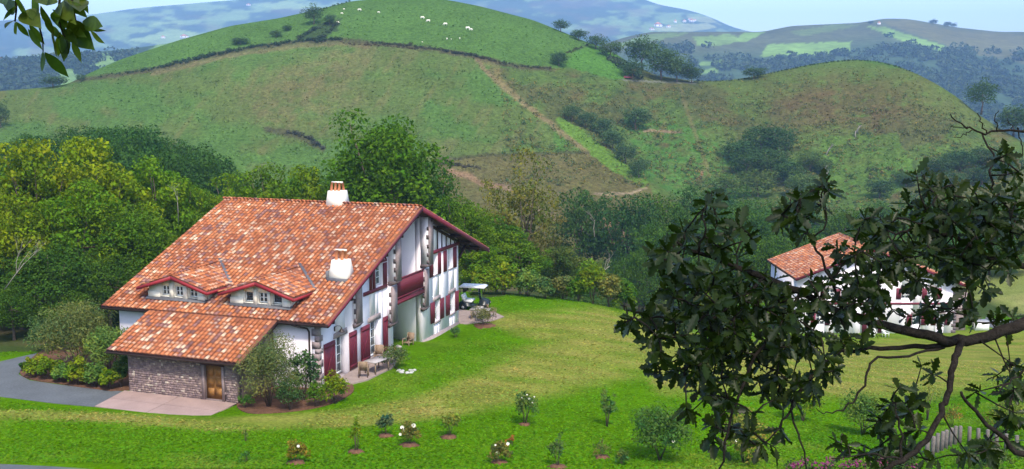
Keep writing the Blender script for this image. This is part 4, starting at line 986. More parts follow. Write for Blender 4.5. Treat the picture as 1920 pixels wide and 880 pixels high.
# hedges on the pastures
def hedge(name, pts, hpx, wpx, label, dens=1.0, tint=(.030,.058,.030), loc=None):
    loc = loc or hill_at; L = sum(math.hypot(b[0]-a[0], b[1]-a[1]) for a, b in zip(pts[:-1], pts[1:])); n = max(6, int(L/5))
    s = np.linspace(0, 1, n); cum = np.cumsum([0]+[math.hypot(b[0]-a[0], b[1]-a[1]) for a, b in zip(pts[:-1], pts[1:])])/L
    x = np.interp(s, cum, [p[0] for p in pts])+rng.normal(size=n)*1.0; y = np.interp(s, cum, [p[1] for p in pts])+rng.normal(size=n)*wpx*.3
    hp = np.interp(s, np.linspace(0,1,len(hpx)), hpx) if hasattr(hpx,'__len__') else np.full(n, hpx)
    P = loc(x, y); rad = hp*P[:,1]/FPX*.6*(.6+.7*rng.random(n)); c = P.copy(); c[:,2] += rad*.5
    o0 = P[n//2]; V, F, C = leaves(c-o0, rad, int(n*70*dens), float(np.mean(rad))*.55, rng, shell=.3, val=.4)
    bd = put(name, mesh(name, V, F, C), M['leaf'], loc=o0, color=tint); return tag(bd, label, 'hedge')
hedge('hedgerow', H1[1:8], [3,5,8,9,8,9,7], 4, 'long dark hedge crossing the left half of the big pasture')
hedge('hedgerow', [(690,80),(750,85),(810,92),(892,107),(937,118),(975,126),(1031,130)], [4,6,6,7,5,5], 3, 'long thin hedge curving right below the grazing herd', tint=(.045,.05,.032))
hedge('hedgerow', [(640,82),(690,86),(750,89),(800,94)], 4, 3, 'brownish bank of scrub under the long hedge', tint=(.07,.055,.035))
hedge('hedgerow', [(603,19),(630,11),(656,4)], 4, 1, 'thin dark hedge on the crest beside the lone tree')
hedge('hedgerow', [(1058,104),(1080,94),(1108,84)], [7,6,4], 3, 'short curved hedge round the small bright paddock', tint=(.05,.06,.03))
hedge('hedgerow', [(1385,151),(1420,144),(1470,133),(1520,123),(1560,117),(1600,114)], [4,3,4,3,4], .8, 'dark hedge along the left skyline of the brown hill')
hedge('hedgerow', [(1605,114),(1640,116),(1680,126),(1705,134)], [4,3,4,3], .8, 'dark hedge along the right skyline of the brown hill')
hedge('hedgerow', [(540,248),(565,256),(590,268),(606,280)], [6,10,8], 4, 'short dark scrub hedge low on the pasture left of the oak', tint=(.05,.055,.04))
hedge('hedgerow', [(560,74),(590,56),(618,44),(632,48),(612,66),(590,76)], 8, 5, 'patch of dark bracken below the crest tree', tint=(.04,.062,.03))
hedge('hedgerow', [(1140,112),(1165,124),(1180,138),(1200,150)], [12,16,12], 10, 'scrub below the saddle copse above the road', tint=(.05,.075,.035))
hedge('hedgerow', [(820,304),(850,312),(900,318)], [7,9,6], 5, 'dark scrub along the lower edge of the pasture', tint=(.06,.06,.04))
hedge('hedgerow', [(1310,153),(1340,154),(1372,152)], [5,3,4], 1.2, 'low dark scrub beside the road at the saddle')
# bracken tufts over the brown hill: too many to count
n = 9000; bx_ = np.concatenate([rng.uniform(940,1320,n//3), rng.uniform(1290,1900,n-n//3)]); by_ = np.concatenate([rng.uniform(150,350,n//3), rng.uniform(135,400,n-n//3)])
P = hill_at(bx_, by_); ok = (fbm(bx_/22, by_/10, 71) > .47) & ~inpoly(bx_, by_, [(1000,200),(1050,222),(1217,345),(1100,290)]) & (by_ > np.interp(bx_, [940,1300,1600,1760,1900],[150,165,128,172,262])); P = P[ok]
V, F, C = leaves(P+np.array([0,0,.35]), np.full(len(P), .7), len(P)*8, .50, rng, shell=.2, hue=.4, val=.5)
o = put('bracken', mesh('bracken', V, F, C), M['leaf'], color=(.125,.140,.045)); tag(o, 'brown and green bracken covering the right hand slopes', 'bracken', kind='stuff')
# woods on the far ridges that read as one mass
def far_wood(name, loc, n, xr, yr, test, rad, label, tint):
    x = rng.uniform(*xr, n); y = rng.uniform(*yr, n); ok = test(x, y); P = loc(x[ok], y[ok]); m = len(P); rd = rad*(.7+.7*rng.random(m)); c = P.copy(); c[:,2] += rd*.5
    V, F, C = leaves(c, rd, m*26, rad*.75, rng, shell=.5, val=.45); o = put(name, mesh(name, V, F, C), M['leaf'], color=tint); tag(o, label, 'wood', kind='stuff')
fieldsF1 = [[(1420,110),(1436,80),(1602,75),(1596,100),(1480,108)],[(1615,47),(1660,48),(1800,93),(1768,100),(1690,79)],[(1295,70),(1370,62),(1440,58),(1400,82),(1310,90)],[(1306,116),(1356,110),(1358,122),(1310,126)],[(1312,130),(1348,126),(1348,140),(1312,142)]]
def t1(x, y):
    k = (fbm(x/60, y/20, 81) > .46) & (y > np.interp(x, [1180,1300,1430,1482,1610,1660,1800,1920], [85,90,84,84,92,62,90,100]))
    for p in fieldsF1: k &= ~inpoly(x, y, p)
    return k
far_wood('far_wood', f1_at, 5200, (1180,1980), (60,260), t1, 6.5, 'blue green woods covering the far right valley side', (.050,.082,.040))
far_wood('distant_wood', f1l_at, 1500, (-60,330), (92,180), lambda x, y: (fbm(x/40, y/14, 83)+.25*sstep(120,20,x)*sstep(100,130,y) > .52) & (y > np.interp(x, [-60,110,300],[124,112,90])), 6.2, 'blue green woods in the far left valley', (.045,.075,.040))

# bare trees
def bare(name, base, h, seed, label, lean=(0,0), mat='deadwood', parent=None, thick=.03, depth=3):
    r = random.Random(seed); mb = MB()
    def grow(p, d, l, rd, k):
        q = p+d*l*.5+Vector((r.uniform(-.1,.1),r.uniform(-.1,.1),0))*l; e = p+d*l; mb.tube([p,q,e], [rd,rd*.8,rd*.55], 5)
        if k > 0:
            for _ in range(r.choice((2,3))):
                dd = (d+Vector((r.uniform(-.8,.8),r.uniform(-.8,.8),r.uniform(-.25,.5)))).normalized(); grow(p+d*l*r.uniform(.55,1.0), dd, l*r.uniform(.5,.75), rd*.5, k-1)
    grow(Vector((0,0,-.3)), Vector((lean[0],lean[1],1)).normalized(), h*.5, h*thick, depth)
    return tag(mb.build(name, M[mat], loc=base, smooth=True), label, 'tree')
def bare_px(px, base, hpx, seed, label, Y=None, lean=(0,0), thick=.03):
    p = hill_at(px, base) if Y is None else at(px, base, Y); bare('bare_tree', p, px_size(hpx, p[1]), seed, label, lean, thick=thick)
bare_px(1604, 258, 28, 3, 'pale dead tree alone on the brown hillside', thick=.05); bare_px(1548, 292, 34, 4, 'leaning dead tree right of the hillside clump', lean=(.4,0)); bare_px(1546, 345, 44, 5, 'pale bare trunk below the hillside clump'); bare_px(1152, 262, 0.1, 6, 'x') if False else None
bare_px(1115, 440, 66, 8, 'thin pale bare tree beside the red dirt track', Y=118, thick=.012)
bare_px(1120, 512, 60, 9, 'bare grey fallen limb above the lawn shrubs', Y=97, lean=(1.2,0), thick=.016); bare_px(334, 410, 100, 10, 'bare grey twigs rising from the wood behind the roof corner', Y=84, thick=.007); bare_px(8, 535, 130, 11, 'bare grey branches at the left edge of the wood', Y=70, lean=(.8,0), thick=.008)
bare_px(1748, 330, 40, 13, 'thin bare tree on the right flank under the oak twigs')

# rough grass on the pastures: nobody could count it
n = 26000; bx_ = rng.uniform(-20, 1800, n); by_ = rng.uniform(-6, 345, n); cr = np.interp(bx_, [-20,0,86,130,170,225,337,431,525,600,656,740,850,900,1000,1099,1180,1300,1420,1520,1600,1680,1760,1800], [174,172,165,158,137,113,76,50,35,18,4,-5,3,13,39,80,119,153,143,122,113,124,161,187])
bx_, by_ = bx_[by_ > cr+3], by_[by_ > cr+3]; P = hill_at(bx_, by_); m_ = len(P); cc_ = paint_hill(bx_, by_, None)
an = rng.uniform(0, 6.28, m_); ww = .18+.24*rng.random(m_); hh = .10+.22*rng.random(m_); dx_, dy_ = np.cos(an)*ww, np.sin(an)*ww; ln = rng.normal(size=(m_,2))*.22
V = np.stack([P+np.stack([-dx_,-dy_,0*dx_-.25],-1), P+np.stack([dx_,dy_,0*dx_-.25],-1), P+np.stack([dx_*.6+ln[:,0],dy_*.6+ln[:,1],hh],-1), P+np.stack([-dx_*.6+ln[:,0],-dy_*.6+ln[:,1],hh*.8],-1)], 1)
o = put('pasture_grass', mesh('pasture_grass', V.reshape(-1,3), np.arange(m_*4).reshape(-1,4), np.clip(cc_*(1.15+.55*rng.random(m_))[:,None], .004, .5)), M['leaf'], color=(1,1,1)); tag(o, 'rough tufted grass of the hill pastures', 'grass', kind='stuff')
# ------------------------------------------------------------------ shrubs and garden plants
def shrub(name, px, py, hpx, wpx, tint, label, n=2600, ls=.10, aspect=.5, seed=0, ncl=26, shell=.25, val=.45, hue=.25, up=.5, stems=7, ring=0, flowers=None, cat='shrub', group=None, base=None, droop=0, lo=-.6, flat=.9, jag=.4):
    r = np.random.default_rng(1000+seed+int(px)); p = hit1(px, py) if base is None else np.asarray(base); Y = p[1]; h = px_size(hpx, Y); wd = px_size(wpx, Y)
    cp = crown_points(r, ncl, wd*.40, wd*.40, h*.42, h*.55, lo=lo, jag=jag); cr = min(wd, h)*.22*(.6+.7*r.random(ncl)); cr = np.minimum(cr, np.maximum(.04, cp[:,2]*.9))
    V, F, C = leaves(cp, cr, n, ls, r, aspect, flat, up, shell, hue, val, droop); V[:,2] = np.maximum(V[:,2], .01)
    e = empty(name, p)
    put('foliage', mesh('foliage', V, F, C), M['leaf'], e, color=tint)
    st = MB()
    for j in r.choice(ncl, min(stems, ncl), replace=False):
        b = Vector(cp[j]); a = Vector((r.normal()*.04, r.normal()*.04, -.12)); st.tube([a, (a+b)/2+Vector((0,0,.1*h)), b], [.010*max(h,1), .007*max(h,1), .003], 5)
    st.build('stem', M['bark'], e)
    if ring:
        q = MB(); rr = px_size(ring*.66, Y)/2; N = 20; V2 = [(0,0,.10)]
        for k_, (f, zz) in enumerate(((.6,.085),(1.0,.0),(1.06,-.12))):
            for j in range(N): a = 2*math.pi*j/N; w_ = rr*f*(1+.16*r.normal()); V2.append((math.cos(a)*w_, math.sin(a)*w_, float(gz(p[0]+math.cos(a)*w_, p[1]+math.sin(a)*w_))-p[2]+zz+.02))
        F2 = [(0,1+j,1+(j+1)%N) for j in range(N)]+[(1+k_*N+j,1+(k_+1)*N+j,1+(k_+1)*N+(j+1)%N,1+k_*N+(j+1)%N) for k_ in range(2) for j in range(N)]
        q.add(V2, F2); q.build('mulch', M['soil'], e, smooth=True)
    for (fx, fz, fr) in (flowers or []):
        q = MB(); fr_ = px_size(fr*.62, Y); c = Vector((px_size(fx, Y), -wd*.32, px_size(fz, Y)))
        for j in range(7):
            a = 2*math.pi*j/7; d = Vector((math.cos(a), -.5, math.sin(a))).normalized(); t = Vector((-math.sin(a), 0, math.cos(a)))
            q.add([c, c+d*fr_*.6+t*fr_*.35, c+d*fr_, c+d*fr_*.6-t*fr_*.35], [(0,1,2,3)])
        q.lathe(c-Vector((0,0,fr_*.25)), [(.0,0),(fr_*.45,fr_*.15),(fr_*.4,fr_*.4),(0,fr_*.5)], 7); q.build('flower', M['petal'], e)
    return tag(e, label, cat, group)
GREY = (.125,.155,.045); LIME = (.140,.210,.010); GRN = (.070,.150,.010); DRK = (.04,.09,.012); BRZ = (.180,.155,.020)
LB = 'shrubs in the driveway bed'
shrub('shrub', 148, 692, 126, 178, GREY, 'tall grey green feathery shrub in the driveway bed', 11000, .20, .30, 1, 60, up=.2, group=LB)
shrub('shrub', 208, 706, 98, 100, (.105,.19,.04), 'green feathery shrub between the tall grey shrub and the stone wall', 6500, .18, .3, 2, group=LB)
shrub('shrub', 96, 660, 78, 100, (.09,.15,.045), 'dull green shrub behind the driveway bed', 4500, .18, .35, 3, group=LB)
for i, (px, py, h, w_, tn, lb) in enumerate([(66,707,40,52,LIME,'lime green low plant at the left tip of the driveway bed'),(95,713,44,46,LIME,'lime green low plant second from the bed tip'),(118,718,36,38,(.10,.185,.03),'bright leafy plant at the driveway edge'),(146,723,50,54,LIME,'broad lime hydrangea leaves in the middle of the driveway bed'),(178,727,46,50,(.09,.17,.03),'green leafy plant right of the lime hydrangea'),(206,732,46,44,LIME,'lime green plant near the stone wall corner'),(228,728,60,36,(.09,.16,.03),'green plant against the left edge of the stone wall'),(50,698,22,22,DRK,'small dark plant at the driveway bend')]):
    shrub('garden_plant', px, py, h, w_, tn, lb, 1500, .15, .75, 20+i, 16, group='low plants of the driveway bed', cat='plant')
shrub('shrub', 505, 764, 140, 112, (.13,.165,.055), 'big feathery olive green shrub before the lean-to side wall', 12000, .15, .26, 4, 46, up=.3, stems=10)
shrub('shrub', 572, 752, 105, 62, (.070,.125,.040), 'glossy leaved shrub against the white wall by the downpipe', 1500, .19, .5, 5, 22)
shrub('shrub', 545, 770, 62, 66, (.055,.105,.03), 'dark green shrub in front of the feathery shrub', 1800, .14, .4, 6)
shrub('shrub', 628, 757, 60, 62, LIME, 'yellow green shrub at the right end of the house bed', 1600, .15, .5, 7, hue=.35)
shrub('shrub', 592, 764, 50, 40, GRN, 'green shrub between the dark and yellow green shrubs', 1000, .13, .45, 8)
shrub('garden_plant', 462, 766, 30, 30, (.09,.19,.03), 'small bright plant at the lean-to corner', 500, .13, .4, 9, 10, cat='plant')
shrub('shrub', 742, 692, 48, 62, (.095,.145,.04), 'bushy green shrub beside the maroon doors', 2200, .12, .4, 10)
shrub('shrub', 908, 611, 38, 58, (.130,.135,.040), 'brownish green shrub in a ring of bare soil by the golf cart', 1900, .12, .35, 11, ring=62)
shrub('garden_plant', 853, 633, 22, 24, (.05,.11,.045), 'small dark plant at the foot of the rear wing', 600, .10, .4, 12, 10, cat='plant')
q = MB(); p0 = hit1(756, 698)
e = empty('white_stones', p0)
for i in range(12):
    x, y, s_ = random.uniform(-.7,.7), random.uniform(-.4,.4), random.uniform(.07,.15); q = MB(); q.lathe((x,y,-.03), [(.0,0),(s_,.02),(s_*1.05,s_*.5),(s_*.6,s_*.95),(0,s_)], 7); q.build('stone', M['whitestone'], e)
tag(e, 'cluster of pale stones edging the lawn beside the doors', 'stones')
# shrubs closing the lawn
for i, (px, py, h, w_, tn, lb) in enumerate([
    (905,552,50,50,LIME,'bright green hedge shrub right behind the golf cart'),(945,553,56,62,LIME,'bright leafy hedge shrub with pale flowers beyond the cart'),(990,556,50,60,(.12,.20,.035),'bright hedge shrub third along from the golf cart'),
    (1022,560,40,40,(.10,.16,.04),'low green hedge shrub before the thin brownish tree'),(1055,562,46,46,(.13,.15,.04),'bronze green hedge shrub in the lawn border'),(1085,566,52,48,GRN,'mid green hedge shrub in the middle of the lawn border'),
    (1112,570,84,56,LIME,'tall bright green young tree shrub below the bare limb'),(1142,576,64,48,(.14,.16,.035),'yellowing shrub in the lawn border'),(1170,582,58,50,GRN,'green border shrub before the valley trees'),(1205,588,70,56,LIME,'bright green border shrub beside the oak twig'),
    (1240,594,60,56,(.12,.18,.04),'green border shrub behind the oak leaves'),(1280,600,60,60,GRN,'border shrub hidden by the left tips of the oak'),(1330,606,64,66,LIME,'light border shrub behind the dense oak foliage'),(1390,612,60,66,GRN,'green border shrub left of the second house'),(1450,616,64,70,LIME,'bright shrub at the corner of the second house'),(1070,556,60,44,(.08,.13,.03),'darker shrub behind the bronze green hedge shrub'),(1150,560,50,46,(.08,.12,.035),'darker shrub behind the yellowing border shrub')]):
    shrub('shrub', px, py, h, w_, tn, lb, 2600, .22, .6, 40+i, 26, group='shrubs closing the lawn', hue=.3)
# young plants set out on the lawn
LP = 'young plants set out on the lawn'
def lp(px, py, h, w_, tn, lb, n=260, ls=.13, asp=.5, ring=26, fl=None, seed=0, ncl=14, st=6, jag=.5, lo=-.5): return shrub('lawn_plant', px, py, h, w_, tn, lb, int(n*1.9), ls*1.1, asp, 60+seed, ncl, .15, .5, .35, .3, st, ring, fl, 'plant', LP, jag=jag, lo=lo)
lp(556, 868, 44, 48, BRZ, 'bronze leaved rose bush with one pale bloom, nearest the bottom', 420, .12, ring=52, fl=[(8,40,6)], seed=1)
lp(768, 835, 46, 50, (.16,.15,.035), 'rose bush with several white blooms in bare soil', 420, .12, ring=54, fl=[(-12,42,8),(10,46,9),(-16,28,6),(-9,35,5)], seed=2)
lp(937, 868, 44, 50, (.165,.155,.035), 'rose bush with two white blooms and bare reddish soil', 420, .12, ring=54, fl=[(-4,26,7),(-8,42,4),(16,45,7)], seed=3)
lp(958, 834, 18, 22, (.30,.13,.04), 'tiny orange leaved plant above the two bloomed rose bush', 60, .12, ring=0, seed=4, ncl=6)
lp(668, 848, 74, 26, LIME, 'tall thin yellow green sapling in a soil patch', 150, .13, ring=48, seed=5)
lp(722, 818, 50, 36, (.075,.125,.06), 'upright blue green sapling left of the white rose bush', 260, .14, ring=40, seed=6)
lp(842, 820, 50, 62, (.13,.17,.03), 'flat topped spreading sapling on a bare stem', 190, .15, ring=44, seed=7, ncl=8, lo=.15, st=8)
lp(984, 797, 72, 54, (.10,.155,.035), 'leafy shrub with small white flowers standing clear on the lawn', 520, .13, ring=34, fl=[(8,58,4),(14,50,4),(4,66,3),(18,62,3),(-6,60,3)], seed=8)
lp(1046, 876, 66, 38, (.085,.145,.04), 'slender green sapling right of the two bloomed rose bush', 150, .13, ring=52, seed=9)
lp(1140, 800, 78, 34, (.085,.15,.035), 'tall narrow sapling beside the left oak leaves', 300, .13, ring=0, seed=10)
lp(1128, 858, 34, 36, (.10,.14,.035), 'small thin sapling in pale soil below the tall narrow sapling', 90, .12, ring=44, seed=11)
lp(1165, 872, 32, 34, (.085,.15,.035), 'small green bush at the bottom left of the big round shrub', 200, .11, ring=0, seed=12)
lp(461, 828, 34, 14, (.13,.18,.04), 'wispy seedling on the lawn left of the rose bushes', 40, .09, ring=0, seed=13, ncl=5)
lp(462, 866, 22, 34, (.07,.16,.03), 'low sprig in the grass left of the bronze rose bush', 60, .10, ring=0, seed=14, ncl=6)
shrub('shrub', 1238, 862, 104, 128, (.070,.140,.028), 'big round glossy shrub on the lawn under the oak leaves', 4200, .14, .5, 90, 44, ring=0, flowers=[(18,52,6)])
shrub('shrub', 1395, 868, 96, 110, (.15,.17,.035), 'yellowish shrub with a white bloom behind the dark oak leaves', 2400, .15, .5, 91, 34, flowers=[(-24,58,6)])
shrub('shrub', 1505, 790, 70, 80, LIME, 'light green shrub behind the hanging oak twig', 1800, .15, .5, 92)
shrub('shrub', 1618, 815, 86, 96, (.09,.165,.03), 'round green shrub on the lawn seen through the oak twigs', 3000, .15, .5, 93, 36)
lp(1738, 788, 80, 60, (.16,.19,.04), 'wispy yellow green shrub behind the drooping oak branch', 200, .13, ring=0, seed=15)
lp(1785, 800, 46, 40, (.20,.16,.035), 'small yellowing plant just above the stake fence', 240, .12, ring=0, seed=16)
shrub('shrub', 1885, 815, 66, 96, (.15,.19,.03), 'yellow green shrub behind the stake fence at the right edge', 1800, .15, .5, 94)
shrub('shrub', 1850, 878, 44, 150, (.08,.13,.03), 'low dark leafy shrub in front of the stake fence', 2400, .14, .4, 95)
shrub('shrub', 1680, 886, 40, 120, (.055,.10,.025), 'low dark shrub at the bottom under the drooping oak branch', 1800, .14, .4, 96)
# magenta flowers at the lower edge
p0 = hit1(1590, 884); e = empty('flower_bed', p0); fm = MB(); r = random.Random(8)
V, F, C = leaves([(x, r.uniform(-.5,.5), .22) for x in np.linspace(-2.6,2.6,16)], [.30]*16, 900, .12, rng, val=.4); put('foliage', mesh('foliage', V, F, C), M['leaf'], e, color=(.06,.10,.03))
V, F, C = leaves([(x, r.uniform(-.6,.4), .40) for x in np.linspace(-2.6,2.6,20)], [.24]*20, 600, .10, rng, .9, val=.3, up=.8); put('blossom', mesh('blossom', V, F), M['magenta'], e)
tag(e, 'strip of magenta flowers at the bottom under the oak', 'flowers')
# stake fence
fe = empty('stake_fence', hit1(1800, 842)); o0 = np.array(fe.location); sme = None
pts = [(1738,862,822),(1748,856,816),(1757,850,811),(1765,846,807),(1773,842,804),(1781,838,800),(1790,834,797),(1799,831,797),(1817,832,799),(1834,834,802),(1850,836,804),(1868,840,808),(1886,845,812),(1906,848,815),(1925,852,818),(1945,856,822)]
for i, (px, py, tp) in enumerate(pts):
    p = hit1(px, py); h = px_size(py-tp, p[1])*1.02; q = MB(); r1 = .10
    q.lathe((0,0,0), [(r1,-.3),(r1*1.03,h*.5),(r1*.98,h-.02),(r1*.8,h)], 8); q.build('stake', M['palewood'], fe, loc=p-o0, rot=(random.uniform(-.04,.04), random.uniform(-.04,.04), random.uniform(0,3)))
tag(fe, 'curved fence of weathered grey round stakes at lower right', 'fence')

# ------------------------------------------------------------------ golf cart
cp_ = hit1(890, 580); gc = empty('golf_cart', cp_, R(-12))
tag(gc, 'black golf cart with white roof and white seats beside the farmhouse', 'golf cart')
b = MB(); b.prism([(-1.15,.32),(1.05,.30),(1.22,.42),(1.20,.62),(.98,.80),(.55,.88),(.42,.40),(-.20,.36),(-.25,.62),(-1.12,.64)], 'y', -.56, .56); b.build('body', M['black'], gc)
b = MB(); b.prism([(.50,.86),(.62,.90),(1.05,.78),(1.24,.60),(1.20,.52),(.95,.70)], 'y', -.50, .50); b.build('bonnet', M['black'], gc)
for x0, x1, z0, z1 in ((-.78,-.10,.64,.80),): b = MB(); b.box(x0,x1,-.52,.52,z0,z1); b.build('seat', M['white'], gc)
b = MB(); b.hexa([(-.86,-.52,.80),(-.72,-.52,.80),(-.72,.52,.80),(-.86,.52,.80),(-1.0,-.52,1.20),(-.88,-.52,1.20),(-.88,.52,1.20),(-1.0,.52,1.20)]); b.build('backrest', M['white'], gc)
b = MB(); b.prism([(-1.20,1.86),(-1.05,1.95),(.80,1.95),(.98,1.86),(.92,1.83),(-1.14,1.83)], 'y', -.66, .66); b.build('canopy', M['white'], gc)
for sy in (-.54, .54):
    for a, c_ in (((.55,sy,.86),(.42,sy,1.84)), ((-1.0,sy,.62),(-1.05,sy,1.84))): b = MB(); b.tube([a, c_], .025, 6); b.build('post', M['black'], gc)
    for x in (-.82, .82):
        b = MB(); V = []; 
        b.tube([(x,sy-.11,.24),(x,sy+.11,.24)], .24, 14); wo_ = b.build('wheel', M['rubber'], gc); b = MB(); b.tube([(x,sy-.12,.24),(x,sy+.12,.24)], .12, 10); b.build('rim', M['steel'], wo_)
b = MB(); b.hexa([(.55,-.5,.88),(.57,-.5,.88),(.57,.5,.88),(.55,.5,.88),(.43,-.5,1.80),(.45,-.5,1.80),(.45,.5,1.80),(.43,.5,1.80)]); b.build('windscreen', M['clear'], gc)
b = MB(); b.tube([(.42,.25,.75),(.25,.25,.98)], .02, 6); b.tube([(.24+.02*math.cos(t),.25+.16*math.cos(t),.99+.16*math.sin(t)) for t in np.linspace(0,6.28,13)], .014, 5); b.build('steering_wheel', M['black'], gc)
for sy in (-.36,.36): b = MB(); b.lathe((1.17,sy,.54), [(.0,-.06),(.07,-.03),(.07,.03),(0,.06)], 8); b.build('headlight', M['white'], gc)

# ------------------------------------------------------------------ garden furniture
def chair(name, p, rz, label, mat='teak', recl=.18, group=None):
    e = empty(name, p, rz)
    s = MB(); 
    for i in range(6): q = MB(); q.box(-.24,.24,-.22+.078*i,-.22+.078*i+.06,.42,.445); q.build('slat', M[mat], e)
    for sx in (-.25,.25):
        q = MB(); q.box(sx-.025,sx+.025,-.25,-.20,0,.64); q.build('leg', M[mat], e); q = MB(); q.bar((sx,.22,0),(sx,.24+recl,1.0),.05,.045,up=(0,1,0)); q.build('leg', M[mat], e)
        q = MB(); q.box(sx-.035,sx+.035,-.28,.30,.645,.675); q.build('armrest', M[mat], e)
    b = MB(); b.hexa([(-.22,.24,.46),(.22,.24,.46),(.22,.265,.46),(-.22,.265,.46),(-.22,.24+recl,1.02),(.22,.24+recl,1.02),(.22,.265+recl,1.02),(-.22,.265+recl,1.02)]); b.build('backrest', M[mat], e)
    return tag(e, label, 'chair', group)
TZ = -.035
chair('garden_chair', hw(1.35,-.75,TZ), -AZ+R(200), 'wooden garden chair at the near end of the patio table')
chair('garden_chair', hw(.75,2.35,TZ), -AZ+R(20), 'wooden garden chair tipped close to the second maroon door')
chair('garden_chair', hw(1.55,2.5,TZ), -AZ+R(-30), 'pale reclining garden chair behind the patio table', 'grey_table', .34)
chair('garden_chair', hw(.0,8.1,-.035-.70*.80), -AZ+R(-10), 'wooden chair alone in the recess under the balcony')
chair('garden_chair', hw(1.2,18.3,-.80), -AZ+R(20), 'pale chair on the rear terrace beside the wall', 'grey_table', .34)
chair('garden_chair', hw(1.6,19.9,-.80), -AZ+R(130), 'dark wooden chair on the rear terrace by the cart')
def table(p, rz, label, r=.5, sq=True):
    e = empty('garden_table', p, rz); t = MB(); t.box(-.75,.75,-.45,.45,.70,.74); t.build('tabletop', M['grey_table'], e)
    for sx in (-.64,.64):
        for sy in (-.36,.36): q = MB(); q.box(sx-.03,sx+.03,sy-.03,sy+.03,0,.698); q.build('leg', M['teak'], e)
    return tag(e, label, 'table')
table(hw(1.55,.55,TZ), -AZ+R(80), 'grey topped patio table outside the first maroon doors')
table(hw(.9,19.2,-.80), -AZ+R(10), 'low table between the chairs on the rear terrace')
chp = empty('plant_pot', hw(.6,5.2,-.09)); q = MB(); q.lathe((0,0,0), [(.16,0),(.24,.34),(.22,.36),(0,.34)], 12); q.build('pot', M['clay'], chp); tag(chp, 'clay pot beside the bushy shrub by the doors', 'pot')

# ------------------------------------------------------------------ the second house, seen through the oak
ZB = -11.6; h2 = empty('neighbour_house', (33.0, 118.0, ZB), 0.0); tag(h2, 'second white house with red tiled gable roof behind the oak foliage', 'house')
# local: x along the facade (0..18.7), y away from the camera, z up
PKX, RZ2, M2, W2, D2 = 8.5, 10.0, .385, 18.7, 11.5
rf2 = lambda x: RZ2-M2*abs(x-PKX)
un2 = lambda x: rf2(x)-.24
un2.breaks = (PKX,)
hl = [(3.4,4.5,3.9,5.2),(6.7,7.6,4.0,5.2),(12.2,13.2,4.0,5.3),(15.2,16.2,4.0,5.3),(2.4,3.4,.9,2.3),(8.4,9.6,.0,2.3),(13.6,14.6,.9,2.2),(16.4,17.3,.9,2.2)]
wm = MB(); strips(wm, 'y', 0, W2, 0, .45, -1.2, un2, hl)
wm.box(0,.45,.45,D2,-1.2,un2(0)); wm.box(W2-.45,W2,.45,D2,-1.2,un2(W2)); strips(wm, 'y', 0, W2, D2, D2+.45, -1.2, un2, [])
wm.build('wall', M['plaster'], h2)
for (x0,x1,z0,z1) in hl:
    window(h2, 'y', x0+.02, x1-.02, z0+.02, z1-.02, .22, 2, 3 if z0 > .1 else 4, axis='y')
    shutter(h2, x0-.62, x0-.04, z0, z1, -.03, axis='y', brace=False); shutter(h2, x1+.04, x1+.62, z0, z1, -.03, axis='y', brace=False)
    q = MB(); q.box(x0-.15, x1+.15, -.05, .2, z1+.004, z1+.26); q.build('lintel', M['lintel'], h2)
q = MB(); q.box(.5, W2-.5, -.06, .02, 3.35, 3.58); q.build('timber', M['maroon'], h2)
rs = MB()
for sg in (-1, 1):
    xe = PKX+sg*(8.9 if sg < 0 else 11.2); ze = rf2(xe)
    rs.hexa([(PKX,-.9,RZ2-.22),(xe,-.9,ze-.22),(xe,D2+.9,ze-.22),(PKX,D2+.9,RZ2-.22),(PKX,-.9,RZ2-.03),(xe,-.9,ze-.03),(xe,D2+.9,ze-.03),(PKX,D2+.9,RZ2-.03)] if sg > 0 else [(xe,-.9,ze-.22),(PKX,-.9,RZ2-.22),(PKX,D2+.9,RZ2-.22),(xe,D2+.9,ze-.22),(xe,-.9,ze-.03),(PKX,-.9,RZ2-.03),(PKX,D2+.9,RZ2-.03),(xe,D2+.9,ze-.03)])
r2 = rs.build('roof', M['darkwood'], h2); tb = MB()
for sg in (-1, 1):
    xe = PKX+sg*(8.9 if sg < 0 else 11.2); tb = MB(); tb.add([(PKX,-.9,RZ2-.024),(xe,-.9,rf2(xe)-.024),(xe,D2+.9,rf2(xe)-.024),(PKX,D2+.9,RZ2-.024)], [(0,1,2,3)]); tb.build('tile_bed', M['tilebase'], r2)
T2 = tile_field((PKX-8.9,D2+.9,rf2(PKX-8.9)-.02), (0,-1,0), (1,0,M2), 46, int(8.9*math.hypot(1,M2)/.345)+1)+tile_field((PKX+11.2,-.9,rf2(PKX+11.2)-.02), (0,1,0), (-1,0,M2), 46, int(11.2*math.hypot(1,M2)/.345)+1)
tile_join('roof_tiles', T2, r2); ridge_caps((PKX,-.95,RZ2+.03), (PKX,D2+.9,RZ2+.03), r2)
for sg in (-1,1):
    q = MB(); xe = PKX+sg*(8.9 if sg < 0 else 11.2); q.bar((PKX,-.92,RZ2-.16),(xe,-.92,rf2(xe)-.16),.05,.26); q.build('verge_board', M['maroon'], r2)
q = MB(); zq = -1.2
sw_ = MB(); sw_.box(W2+.02, W2+1.7, 1.2, D2-1, -1.2, 4.6); sw_.build('stone_wall', M['stonepier'], h2)
k = 0
while zq < 5.2: q = MB(); l1 = .5 if k % 2 else .3; q.box(W2-l1, W2+.03, -.03, .3, zq+.01, zq+.36); q.build('quoin_stone', M['quoin'], h2); zq += .38; k += 1
for (x,y_,lb,rzz) in ((9.8,-2.2,'pale garden chair on the second house terrace',20),(8.2,-2.4,'second pale garden chair left of the terrace doors',-30)):
    chair('garden_chair', (33+x,118+y_,ZB-.0+float(gz(33+x,118+y_))-ZB), R(rzz), lb, 'white')
